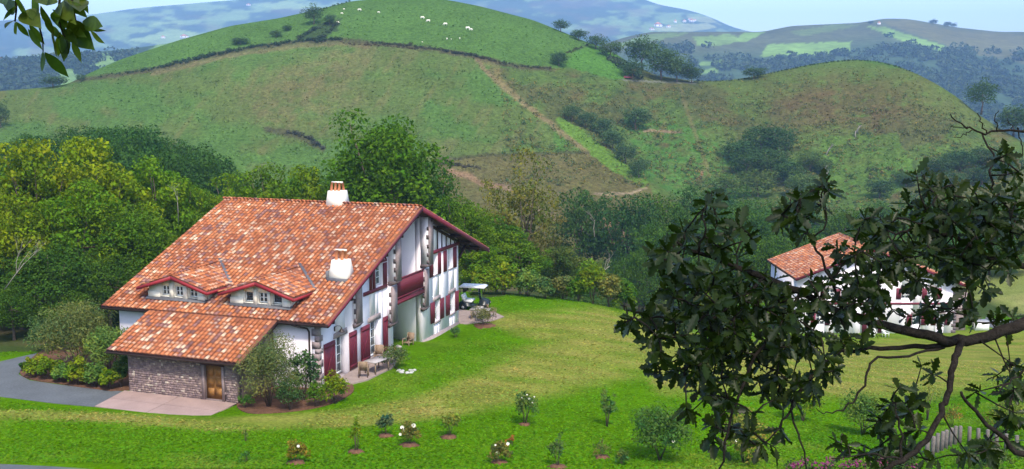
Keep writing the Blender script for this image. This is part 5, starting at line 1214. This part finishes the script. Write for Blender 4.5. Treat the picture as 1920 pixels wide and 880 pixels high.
bx_p = hit1(1838, 618); q = MB(); e = empty('storage_chest', bx_p); q.box(-.8,.8,-.5,.5,-.1,.9); q.build('chest', M['white'], e); q = MB(); q.hexa([(-.85,-.55,.905),(.85,-.55,.905),(.85,.55,.905),(-.85,.55,.905),(-.8,-.45,1.05),(.8,-.45,1.05),(.8,.5,1.15),(-.8,.5,1.15)]); q.build('lid', M['steel'], e); tag(e, 'white chest standing at the right corner of the second house', 'chest')
sheet('side_drive', ground_poly([(1846,612),(1900,622),(1990,612),(1990,600),(1880,600),(1848,595)]), M['asphalt'], .03)

# ------------------------------------------------------------------ grazing cattle, cars and far houses
def cow(px, py, lpx, rz, label):
    p = hill_at(px, py); L = px_size(lpx, p[1]); L = max(L, 1.5); s = L/2.2; e = empty('cow', p, rz)
    me = bpy.data.meshes.new('body'); bm_V = [(-.85,0,1.15),(-.35,0,1.10),(.3,0,1.12),(.75,0,1.22),(1.02,0,.85),(1.22,0,.50)]; rad = [.30,.38,.38,.30,.17,.13]
    edges = [(i,i+1) for i in range(5)]; k = len(bm_V)
    for bx, by in ((-.75,.20),(-.75,-.20),(.62,.18),(.62,-.18)):
        j = 0 if bx < 0 else 3; a = len(bm_V); bm_V += [(bx,by,.75),(bx-.03,by,.38),(bx,by,.0)]; rad += [.15,.09,.08]; edges += [(j,a),(a,a+1),(a+1,a+2)]
    a = len(bm_V); bm_V += [(-1.12,0,1.0),(-1.18,0,.5)]; rad += [.05,.03]; edges += [(0,a),(a,a+1)]
    for sy in (-1,1): a = len(bm_V); bm_V += [(1.0,.22*sy,.98)]; rad += [.05]; edges += [(4,a)]
    me.from_pydata([(x*s,y*s,z*s) for x,y,z in bm_V], edges, []); o = put('body', me, M['cow'], e)
    sk = o.modifiers.new('skin', 'SKIN'); 
    for v, r1 in zip(me.skin_vertices[0].data if me.skin_vertices else [], rad): v.radius = (r1*s, r1*s)
    o.modifiers.new('sub', 'SUBSURF').levels = 1; o.modifiers['sub'].render_levels = 1
    return tag(e, label, 'cow', 'pale cattle grazing below the summit')
def cow_mesh():
    mb = MB(); P = [(-1.0,0,1.12),(-.85,0,1.15),(-.35,0,1.08),(.3,0,1.10),(.75,0,1.20),(1.0,0,.92),(1.14,0,.66),(1.30,0,.44),(1.36,0,.36)]
    mb.tube(P, [.16,.30,.40,.40,.30,.17,.15,.12,.07], 10)
    for bx, by in ((-.72,.20),(-.78,-.20),(.62,.18),(.70,-.18)): mb.tube([(bx,by,1.0),(bx-.02,by,.62),(bx-.05 if bx < 0 else bx,by,.36),(bx,by,0)], [.19,.12,.075,.08], 6)
    mb.tube([(-1.0,0,1.2),(-1.14,0,1.0),(-1.16,0,.5)], [.05,.04,.03], 5)
    for sy in (-1,1): mb.tube([(1.10,.08*sy,.80),(1.06,.28*sy,.84)], [.05,.03], 5)
    me = mb.mesh('cow', True); me.materials.append(M['cow']); return me
CM = cow_mesh()
for (px, py, l, rz, lb) in [(792,36,8,10,'pale cow highest of the pair on the left of the herd'),(803,42,8,170,'pale cow lower of the pair on the left of the herd'),(835,48,8,190,'pale cow grazing alone in the middle of the herd'),(877,56,9,20,'pale cow left one of the touching pair'),(883,58,7,-30,'pale cow right one of the touching pair'),(838,75,6,80,'pale cow at the lower left of the herd'),(846,75,4,100,'pale calf between two lower cows'),(862,74,6,95,'pale cow at the lower right of the herd'),(645,19,5,60,'pale cow on the crest beside the dark tree'),(641,27,5,20,'pale cow under the crest tree'),(674,21,7,5,'pale cow right of the crest tree'),(710,25,5,15,'pale cow between crest tree and herd'),(633,44,6,0,'pale cow at the edge of the bracken patch'),(792,80,3,40,'tiny pale animal on the bright strip above the hedge')]:
    p = hill_at(px, py); s = px_size(l, p[1])/2.4; tag(put('cow', CM, None, loc=p, rot=(0,0,R(rz)), scale=(s,s,s)), lb, 'cow', 'pale cattle grazing below the summit')
def car(px, py, lpx, mat, label, loc, rz=0):
    p = loc(px, py); e = empty('parked_car', p+np.array([0,0,.05]), rz); L = px_size(lpx, p[1]); s = L/4.2
    b = MB(); b.prism([(-2.1*s,.35*s),(2.1*s,.35*s),(2.1*s,.8*s),(1.1*s,.95*s),(.6*s,1.45*s),(-1.2*s,1.5*s),(-2.0*s,.95*s)], 'y', -.85*s, .85*s); b.build('body', M[mat], e)
    b = MB(); b.prism([(1.0*s,.98*s),(.58*s,1.38*s),(-1.1*s,1.42*s),(-1.75*s,.98*s)], 'y', -.87*s, .87*s); b.build('window', M['glass'], e)
    for x in (-1.3,1.3):
        for y_ in (-.8,.8): b = MB(); b.tube([(x*s,(y_-.1)*s,.33*s),(x*s,(y_+.1)*s,.33*s)], .33*s, 10); b.build('wheel', M['rubber'], e)
    return tag(e, label, 'car')
car(1176, 148, 14, 'redcar', 'red car parked on the road across the saddle', hill_at, .2); car(1297, 155, 7, 'white', 'white car at the right end of the saddle road', hill_at, .1)
def far_house(px, py, wpx, hpx, loc, label, red=True):
    p = loc(px, py); w_ = px_size(wpx, p[1]); h = px_size(hpx, p[1]); e = empty('distant_house', p, random.uniform(-.4,.4)); b = MB(); b.box(-w_/2,w_/2,-w_*.35,w_*.35,-1,h*.6); b.build('wall', M['plaster'], e)
    b = MB(); b.prism([(-w_*.56,h*.58),(w_*.56,h*.58),(0,h)], 'y', -w_*.4, w_*.4); b.build('roof', M['clay'] if red else M['palewood'], e)
    for x in (-.25,.25): q = MB(); q.box((x-.06)*w_,(x+.06)*w_,-w_*.355,-w_*.34,h*.2,h*.42); q.build('window', M['glass'], e)
    return tag(e, label, 'house', 'white farmhouses far off')
for a in [(1431,124,9,8,f1_at,'tiny white house with red roof in the far wooded valley'),(1234,52,14,10,f2_at,'largest white house on the far sunlit slope'),(1222,57,9,5,f2_at,'low white house left below the largest far house'),(1253,52,8,5,f2_at,'white house right of the largest far house'),(1266,43,5,6,f2_at,'small white house above the far village row'),(1283,42,6,5,f2_at,'first white house of the far village'),(1297,42,9,7,f2_at,'brightest white house of the far village'),(1292,38,4,4,f2_at,'small white house behind the far village'),(1303,40,4,4,f2_at,'last white house of the far village'),(346,72,14,7,f2_at,'white house on the far left slope beyond the pasture'),(306,72,8,5,f2_at,'small white house left of the other far left house'),(466,11,8,4,f2_at,'white house high on the far left mountain'),(2,112,5,4,f1l_at,'tiny white house at the far left edge'),(1648,46,5,5,f1_at,'tiny white house just under the far ridge top')]: far_house(*a)

# ------------------------------------------------------------------ grass standing on the lawn: nobody could count it
ng = 130000; gy_ = 41+55*rng.random(ng)**1.7; gx_ = rng.uniform(-.56, .56, ng)*gy_; k_ = (gx_ > -40) & (gx_ < 60)
gx_, gy_ = gx_[k_], gy_[k_]; ix = np.clip(np.searchsorted(gx, gx_)-1, 0, len(gx)-2); iy = np.clip(np.searchsorted(gy, gy_)-1, 0, len(gy)-2)
fx_ = (gx_-gx[ix])/(gx[ix+1]-gx[ix]); fy_ = (gy_-gy[iy])/(gy[iy+1]-gy[iy])
zg = GZ[iy,ix]*(1-fx_)*(1-fy_)+GZ[iy,ix+1]*fx_*(1-fy_)+GZ[iy+1,ix]*(1-fx_)*fy_+GZ[iy+1,ix+1]*fx_*fy_
lx = (gx_-BX[0])*math.cos(AZ)-(gy_-BX[1])*math.sin(AZ); ly = (gx_-BX[0])*math.sin(AZ)+(gy_-BX[1])*math.cos(AZ)
skip = ((lx < 2.3) & (lx > -16) & (ly > -10.6) & (ly < 22)) | wild[iy,ix]
qx, qy = to_px(np.stack([gx_,gy_,zg],-1)); skip |= inpoly(qx, qy, [(-200,720),(0,672),(80,655),(260,640),(260,740),(190,772),(100,764),(0,752),(-200,748)]) | (qy > 868)&(qx < 240)
gx_, gy_, zg, ix, iy = [a[~skip] for a in (gx_,gy_,zg,ix,iy)]; m_ = len(gx_); an = rng.uniform(0,6.28,m_); hh = .025+.035*rng.random(m_); ww = .03+.05*rng.random(m_); ln = rng.normal(size=(m_,2))*.09
dx_, dy_ = np.cos(an)*ww, np.sin(an)*ww
V = np.stack([np.stack([gx_-dx_,gy_-dy_,zg-.01],-1), np.stack([gx_+dx_,gy_+dy_,zg-.01],-1), np.stack([gx_+dx_*.7+ln[:,0],gy_+dy_*.7+ln[:,1],zg+hh],-1), np.stack([gx_-dx_*.7+ln[:,0],gy_-dy_*.7+ln[:,1],zg+hh*.8],-1)], 1)
C = GCOL[iy,ix]*(.88+.4*rng.random(m_))[:,None]*np.array([1.0,1.0,1.0])*(1+rng.normal(size=(m_,3))*np.array([.14,.06,.1]))
o = put('grass', mesh('grass', V.reshape(-1,3), np.arange(m_*4).reshape(-1,4), np.clip(C*1.3,.002,.6)), M['leaf']); o.color = (1,1,1,1); tag(o, 'short uneven grass of the wide mown lawn', 'grass', kind='stuff')
# ------------------------------------------------------------------ the oak the photographer stands under
r6 = np.random.default_rng(66); rr6 = random.Random(66)
def oak_leaf_mesh(k):
    r = random.Random(300+k); half = [(0,.02),(.10,.05),(.20,.17),(.27,.10),(.40,.27),(.48,.15),(.60,.34),(.70,.19),(.82,.25),(.92,.12),(1.0,.02)]
    half = [(t, w_*r.uniform(.85,1.15)) for t, w_ in half]; L = .083; curl = r.uniform(-.5,.9); fold = r.uniform(.1,.5); V = []; F = []
    for (t, w_) in half:
        z0 = -curl*L*.35*t*t; V += [(0, t*L, z0), (w_*L*.74, t*L-.02*L, z0+fold*w_*L), (-w_*L*.74, t*L-.02*L, z0+fold*w_*L)]
    for i in range(len(half)-1): a = 3*i; b = a+3; F += [(a, a+1, b+1, b), (a, b, b+2, a+2)]
    return np.array(V), F
OAKL = [oak_leaf_mesh(k) for k in range(6)]
oak = empty('oak_tree', (4.6, 5.6, float(gz(4.6,5.6)))); OO = np.array(oak.location)
tag(oak, 'dark oak in the foreground whose leafy branches reach in from the right', 'tree')
def ob(pts):                                               # (px, py, distance) list -> points in the oak's own frame
    return [Vector(at(a, b, c)-OO) for a, b, c in pts]
SK = [  # branches: points (px, py, distance) and radii in photo pixels
 ([(2120,560,5.5),(2000,590,5.2),(1920,610,5.0),(1860,628,4.9),(1800,640,4.8),(1740,632,4.75),(1660,612,4.7),(1580,588,4.6),(1500,550,4.5),(1430,520,4.45),(1370,495,4.4),(1310,475,4.35),(1270,455,4.3)], [17,15,13,11.5,10.5,9.5,8.5,7.5,6.5,6,5,3.5,2.2]),
 ([(1310,475,4.35),(1320,430,4.3),(1322,388,4.3),(1328,362,4.3)], [2.6,2,1.6,1.0]),
 ([(1800,640,4.8),(1798,664,4.7),(1786,690,4.65),(1780,730,4.6),(1766,775,4.5),(1735,825,4.4),(1690,862,4.3),(1630,890,4.3)], [7.5,7,6.5,6,5.8,5.5,5,4.5]),
 ([(1790,643,4.8),(1720,655,4.8),(1650,655,4.75),(1580,662,4.7),(1540,685,4.6),(1505,725,4.5),(1482,765,4.45),(1455,810,4.4)], [6,5,4.5,4,3.5,3,2.4,1.4]),
 ([(1770,652,4.8),(1700,668,4.7),(1632,680,4.6),(1620,720,4.55),(1596,755,4.5),(1562,774,4.5),(1530,765,4.5)], [3,2.6,2.4,2.2,1.8,1.4,.8]),
 ([(2080,430,5.4),(1990,475,5.3),(1920,500,5.1),(1850,482,5.0),(1785,445,4.9),(1725,425,4.8),(1680,440,4.7)], [8,7,6,5,4,3,1.6]),
 ([(1785,445,4.9),(1755,395,4.85),(1738,345,4.8),(1728,322,4.8)], [3,2.4,1.8,1.0]),
 ([(1850,482,5.0),(1862,425,5.0),(1835,375,5.0),(1815,350,5.0)], [3,2.4,1.8,1.0]),
 ([(2060,225,5.6),(1920,240,5.3),(1850,250,5.2),(1812,236,5.15),(1782,214,5.1)], [3.2,2.4,1.9,1.5,.9]),
 ([(1850,250,5.2),(1838,228,5.2),(1836,212,5.2)], [1.4,1.1,.8]), ([(1870,248,5.2),(1866,226,5.2),(1872,208,5.2)], [1.2,1,.7]), ([(1815,238,5.1),(1798,240,5.1),(1782,238,5.1)], [1.1,.9,.7]), ([(1826,242,5.1),(1810,252,5.1),(1790,258,5.1)], [1.1,.9,.7]),
 ([(1908,240,5.3),(1912,262,5.3),(1918,290,5.3)], [1.4,1.1,.8]), ([(1895,242,5.2),(1888,222,5.2)], [1.0,.6]),
 ([(1842,252,5.2),(1862,292,5.1),(1856,332,5.0),(1876,372,5.0),(1905,405,5.0)], [1.8,1.9,2.2,2.4,2.8]),
 ([(1430,520,4.45),(1385,562,4.4),(1330,596,4.35),(1265,602,4.3),(1205,588,4.3),(1162,572,4.3)], [4,3.5,3,2.4,1.8,1.0]),
 ([(1500,550,4.5),(1455,620,4.4),(1408,685,4.3),(1382,752,4.25),(1362,830,4.2),(1350,890,4.2)], [4,3.6,3.2,2.8,2.4,1.8]),
 ([(1580,588,4.6),(1560,522,4.55),(1522,452,4.5),(1494,402,4.5),(1482,372,4.5)], [3.2,2.6,2.2,1.6,1.0]), ([(1522,452,4.5),(1550,418,4.5),(1546,362,4.5),(1552,335,4.5)], [2,1.6,1.2,.8]),
 ([(1560,522,4.55),(1600,470,4.5),(1612,425,4.5),(1632,408,4.5)], [2.2,1.8,1.3,.8]),
 ([(2060,930,4.2),(1990,900,4.2),(1920,855,4.2),(1870,815,4.2),(1830,770,4.2),(1802,735,4.2)], [8,7,6,4.5,3.6,2.8]), ([(1990,660,4.4),(1930,690,4.4),(1892,720,4.4),(1852,742,4.4)], [3,2.2,1.6,1]),
 ([(1482,765,4.45),(1500,830,4.4),(1510,885,4.4)], [2.4,2,1.4]), ([(1560,860,4.3),(1640,850,4.3),(1690,862,4.3)], [1,1.8,2.4]), ([(1690,862,4.3),(1688,800,4.35),(1670,750,4.4)], [3,2.2,1.2])]
SKP = []
for pts, rad in SK:
    P = ob(pts); sm = [Vector(q) for q in curve([tuple(p) for p in P], 4, False)]; R_ = np.interp(np.linspace(0,1,len(sm)), np.linspace(0,1,len(rad)), rad)
    rm = [px_size(float(q), float(np.mean([c for _,_,c in pts]))) for q in R_]
    sm = [p+Vector((rr6.gauss(0,1),rr6.gauss(0,1),rr6.gauss(0,1)))*.006 if 0 < i < len(sm)-1 else p for i, p in enumerate(sm)]
    b = MB(); b.tube(sm, rm, 8); b.build('branch', M['oakbark'], oak, smooth=True); SKP += sm
SKA = np.array([tuple(p) for p in SKP])
tk = MB(); tk.tube([(0,0,-.6),(.05,0,1.0),(-.05,.05,2.6),(-.15,0,4.4),(-.4,-.3,7.0),(-.6,-.8,9.5)], [.52,.36,.31,.27,.2,.12], 12)
for pts, re_ in ((ob([(2120,560,5.5)]),17*5.5), (ob([(2080,430,5.4)]),8*5.4), (ob([(2060,225,5.6)]),3.2*5.6), (ob([(2060,930,4.2)]),8*4.2), (ob([(1990,660,4.4)]),3*4.4)):
    e_ = pts[0]; zz = min(max(e_.z-.5, .2), 5.0); tk.tube([(-.05,.02,zz), (Vector((-.05,.02,zz))+e_)/2+Vector((0,0,.08)), e_], [max(.05,re_/FPX*1.6), re_/FPX*1.25, re_/FPX*.95], 8)
tk.build('trunk', M['oakbark'], oak, smooth=True)
blobs = [(1290,470,55,40,16),(1330,395,16,40,5),(1372,452,60,40,11),(1345,555,105,60,38),(1285,640,70,50,22),(1405,622,95,70,40),(1345,705,72,48,13),(1440,690,80,60,26),(1405,765,50,50,9),(1470,570,85,50,13),(1570,510,80,55,10),(1600,565,60,38,9),(1500,408,40,34,11),(1548,360,16,34,5),(1620,420,26,22,5),(1485,385,22,22,4),
 (1340,830,24,45,5),(1700,430,66,55,20),(1790,390,80,46,24),(1865,440,60,75,34),(1735,500,85,50,20),(1850,520,50,40,8),(1680,540,55,45,12),(1738,335,34,24,6),(1900,370,36,50,10),(1915,430,30,60,8),(1690,800,46,52,12),(1640,850,34,26,6),(1640,530,40,40,6),(1630,470,50,30,7),(1600,520,50,30,6),(1780,570,50,26,3),(1560,590,50,20,5),(1680,480,40,30,7),(1850,850,70,26,9),(1900,800,26,36,6),(1690,745,36,26,6),(1655,790,30,40,6),(1730,700,24,16,2),(1290,540,60,40,10),(1310,690,50,40,8),(1710,570,60,26,3),(1800,490,60,36,8),(1715,860,40,30,6),(1860,715,46,30,5),(1902,740,22,30,4),(1900,690,18,20,3),(1870,285,22,16,4),(1180,585,34,26,5),(1230,590,26,24,4),(1260,500,30,30,4),(1650,600,50,20,4),(1560,640,70,24,8),(1540,705,44,34,6),(1480,740,50,40,7),(1575,845,30,22,3),(1880,600,34,24,4),(1800,600,60,24,5),(1300,760,20,34,3),(1430,820,34,34,4),(1225,470,18,14,2),(1430,560,80,60,12),(1330,620,80,60,12),(1790,455,90,50,16),(1500,620,60,40,9),(1250,690,26,30,3)]
lv = []; tw = MB(); CL = []
for (bx, by, rx, ry, n) in blobs:
    for i in range(int(n*.95+.5)):
        a = rr6.uniform(0,6.28); q = math.sqrt(rr6.random()); px, py = bx+math.cos(a)*rx*q, by+math.sin(a)*ry*q
        Y = float(np.interp(px, [1200,1500,1800,1920], [4.25,4.5,4.85,5.0]))+rr6.uniform(-.35,.45); CL.append(at(px, py, Y)-OO)
CL = np.array(CL); CL = CL[np.argsort([np.min(np.sum((SKA-c)**2, 1)) for c in CL])]
nodes = SKA.copy()
for c in CL:
    for _ in (0,):
        j = int(np.argmin(np.sum((nodes-c)**2, 1))); s = Vector(nodes[j]); nodes = np.vstack([nodes, c]); c = Vector(c); d = c-s
        if d.length > .02: tw.tube([s, s+d*.5+Vector((rr6.uniform(-.02,.02),0,rr6.uniform(-.02,.03)))*min(1,d.length*4), c], [.0045,.0036,.0024], 5)
        ax = d.normalized() if d.length > .02 else Vector((rr6.uniform(-1,1),rr6.uniform(-1,1),.3)).normalized()
        m = rr6.choice((5,6,6,7,8)); ph = rr6.uniform(0,6.28)
        for k in range(m):
            t = ph+k*2.4; o1 = ax.orthogonal().normalized(); o2 = ax.cross(o1)
            dr = (o1*math.cos(t)+o2*math.sin(t)+ax*rr6.uniform(.1,.9)+Vector((0,0,rr6.uniform(-.75,.15)))).normalized()
            nr = (Vector((rr6.gauss(0,.5),rr6.gauss(0,.5)-.25,rr6.gauss(.7,.45)))); nr = (nr-dr*nr.dot(dr)).normalized(); sx = dr.cross(nr)
            lv.append((c-ax*rr6.uniform(0,.035), sx, dr, nr, rr6.uniform(.6,1.15)))
twg = tw.build('twigs', M['oakbark'], oak, smooth=True); twg['kind'] = 'stuff'
rr6.shuffle(lv); LS = []
def leaf_tone(): v = rr6.uniform(.7,1.3); h = rr6.gauss(0,.10); return (v*(1+h), v, v*(1-h))
for k in range(18):
    V, F = OAKL[k % 6]; me = mesh('leaf', V, F, [leaf_tone()]*len(F), True); me.materials.append(M['oak']); LS.append(me)
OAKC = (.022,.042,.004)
lv.sort(key=lambda q: -q[4])
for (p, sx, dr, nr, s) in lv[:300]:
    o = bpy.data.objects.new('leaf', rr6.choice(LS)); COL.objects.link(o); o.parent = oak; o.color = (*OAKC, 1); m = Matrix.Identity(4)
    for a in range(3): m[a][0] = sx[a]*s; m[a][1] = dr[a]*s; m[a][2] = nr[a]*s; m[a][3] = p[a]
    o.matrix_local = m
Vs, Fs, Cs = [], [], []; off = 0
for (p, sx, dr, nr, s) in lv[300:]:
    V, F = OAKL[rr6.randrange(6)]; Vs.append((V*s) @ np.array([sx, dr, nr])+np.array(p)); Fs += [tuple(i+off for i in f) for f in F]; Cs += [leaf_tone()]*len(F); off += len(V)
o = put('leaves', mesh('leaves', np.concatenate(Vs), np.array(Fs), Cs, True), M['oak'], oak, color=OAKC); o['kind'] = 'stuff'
# the crown overhead, out of the picture, that keeps these branches in the shade
cc = []; 
while len(cc) < 120:
    p = np.array([r6.uniform(-4.5,8.5), r6.uniform(-5.5,6.5), r6.uniform(18.3,23.5)])
    if p[2] > 17.6+max(0,p[1])*.16: cc.append(p-OO)
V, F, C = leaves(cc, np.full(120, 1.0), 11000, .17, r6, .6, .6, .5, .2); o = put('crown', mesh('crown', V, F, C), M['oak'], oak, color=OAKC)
lb_ = MB()
for j in range(0, 120, 6): lb_.tube([(-.3,-.2,6.4), Vector(cc[j])*.5+Vector((-.2,-.1,3.6)), Vector(cc[j])], [.10,.06,.02], 6)
lb_.build('limbs', M['oakbark'], oak, smooth=True)

# ------------------------------------------------------------------ leafy spray hanging into the upper left corner
ash = empty('ash_tree', (-5.6, 2.4, float(gz(-5.6, 2.4)))); AO = np.array(ash.location); tag(ash, 'tree whose hanging spray of pointed leaflets fills the upper left corner', 'tree')
def zp(x, y, d=3.6): return Vector(at(x*.1818, y*.1818, d)-AO)
b = MB()
for pts in ([(330,-880,3.7),(240,-300,3.6),(165,-60,3.6),(168,110,3.6),(155,225,3.6)],[(330,-880,3.7),(330,-200,3.65),(345,0,3.6),(400,260,3.55),(440,400,3.55),(445,535,3.55)],[(330,-880,3.7),(560,-300,3.6),(620,-60,3.6),(600,180,3.55),(640,330,3.55),(700,430,3.55)],[(330,-880,3.7),(700,-300,3.65),(740,0,3.6),(780,220,3.6),(925,305,3.6)]):
    b = MB(); b.tube([zp(*q) for q in pts], [.012,.007,.005,.0035,.0028,.0022][:len(pts)], 6); b.build('twig', M['oakbark'], ash, smooth=True)
top_ = zp(330,-880,3.7); lim = MB(); hz_ = 20.2-AO[2]
lim.tube([(0,0,-.6),(.05,0,1.5),(0,.1,3.5),(.15,.1,hz_),(.2,.3,hz_+2.2)], [.30,.22,.19,.13,.06], 10); lim.build('trunk', M['oakbark'], ash, smooth=True)
lim = MB(); lim.tube([(.1,.1,hz_-.6),(1.3,.6,hz_-.3),(2.8,1.1,hz_-.75),tuple(top_+Vector((-.25,.0,.75))),tuple(top_)], [.09,.06,.04,.022,.012], 8); lim.build('limb', M['oakbark'], ash, smooth=True)
ca = [np.array([r6.uniform(-2.5,2.6), r6.uniform(-2.5,2.0), r6.uniform(hz_-.2,hz_+2.6)]) for _ in range(40)]
V, F, C = leaves(ca, np.full(40, .75), 3200, .12, r6, .45, .7, .3, .2); put('crown', mesh('crown', V, F, C), M['ash'], ash, color=(.060,.120,.010))
def leaflet(a, c, wd, k):
    r = random.Random(900+k); a = zp(*a, 3.55+r.uniform(-.10,.12)); c = zp(*c, 3.55+r.uniform(-.14,.12)); d = c-a; L = d.length; d.normalize()
    nr = Vector((r.gauss(0,.35), -1, r.gauss(.2,.35))); nr = (nr-d*nr.dot(d)).normalized(); sx = d.cross(nr); V = []; F = []; prof = [(0,.02),(.12,.20),(.28,.36),(.45,.42),(.62,.36),(.80,.20),(.92,.07),(1,.0)]; fold = r.uniform(.1,.4); bend = r.uniform(-.15,.15)
    for t, w_ in prof:
        m = a+d*(t*L)+nr*(bend*L*t*(1-t)*2)+sx*(math.sin(t*3.1)*.05*L*r.choice((-1,1))*0); w2 = w_*L*min(wd,.42)*.85; V += [m, m+sx*w2+nr*fold*w2, m-sx*w2+nr*fold*w2]
    for i in range(len(prof)-1): p = 3*i; q = p+3; F += [(p,p+1,q+1,q),(p,q,q+2,p+2)]
    v = r.uniform(.75,1.25); y_ = r.random()**2*.9
    C = [(v*(1+y_), v*(1+y_*.25), v)]*len(F)
    put('leaflet', mesh('leaflet', [tuple(q) for q in V], F, C, True), M['ash'], ash, color=(.060,.120,.016))
for k, (a, c, wd) in enumerate([((180,20),(60,95),.5),((165,60),(30,215),.45),((150,215),(50,298),.6),((150,235),(170,360),.3),((165,225),(305,385),.42),((330,-40),(378,250),.4),((200,0),(290,250),.5),((240,120),(430,300),.5),((300,250),(465,465),.55),((290,300),(440,520),.4),((440,530),(430,752),.55),((460,540),(712,802),.42),((420,60),(560,330),.55),((470,180),(560,380),.6),((560,120),(650,330),.6),((545,330),(592,600),.5),((620,330),(600,590),.5),((650,370),(658,642),.45),((700,390),(690,600),.4),((740,420),(842,652),.42),((640,300),(810,470),.55),((760,300),(982,522),.42),((720,200),(870,440),.6),((640,20),(790,260),.5),((700,20),(905,190),.4),((750,-30),(825,125),.45),((825,-60),(915,148),.42),((850,225),(1062,275),.40),((920,305),(1098,320),.36),((935,325),(1085,452),.36),((910,320),(930,490),.4),((800,240),(900,390),.5),((560,-20),(480,60),.5),((610,40),(590,260),.6),((400,-60),(480,60),.6),((520,260),(640,420),.6),((600,420),(720,520),.6),((540,100),(700,200),.6),((660,160),(740,330),.5),((100,-60),(60,60),.5),((300,100),(400,250),.55)]): leaflet(a, c, wd, k)
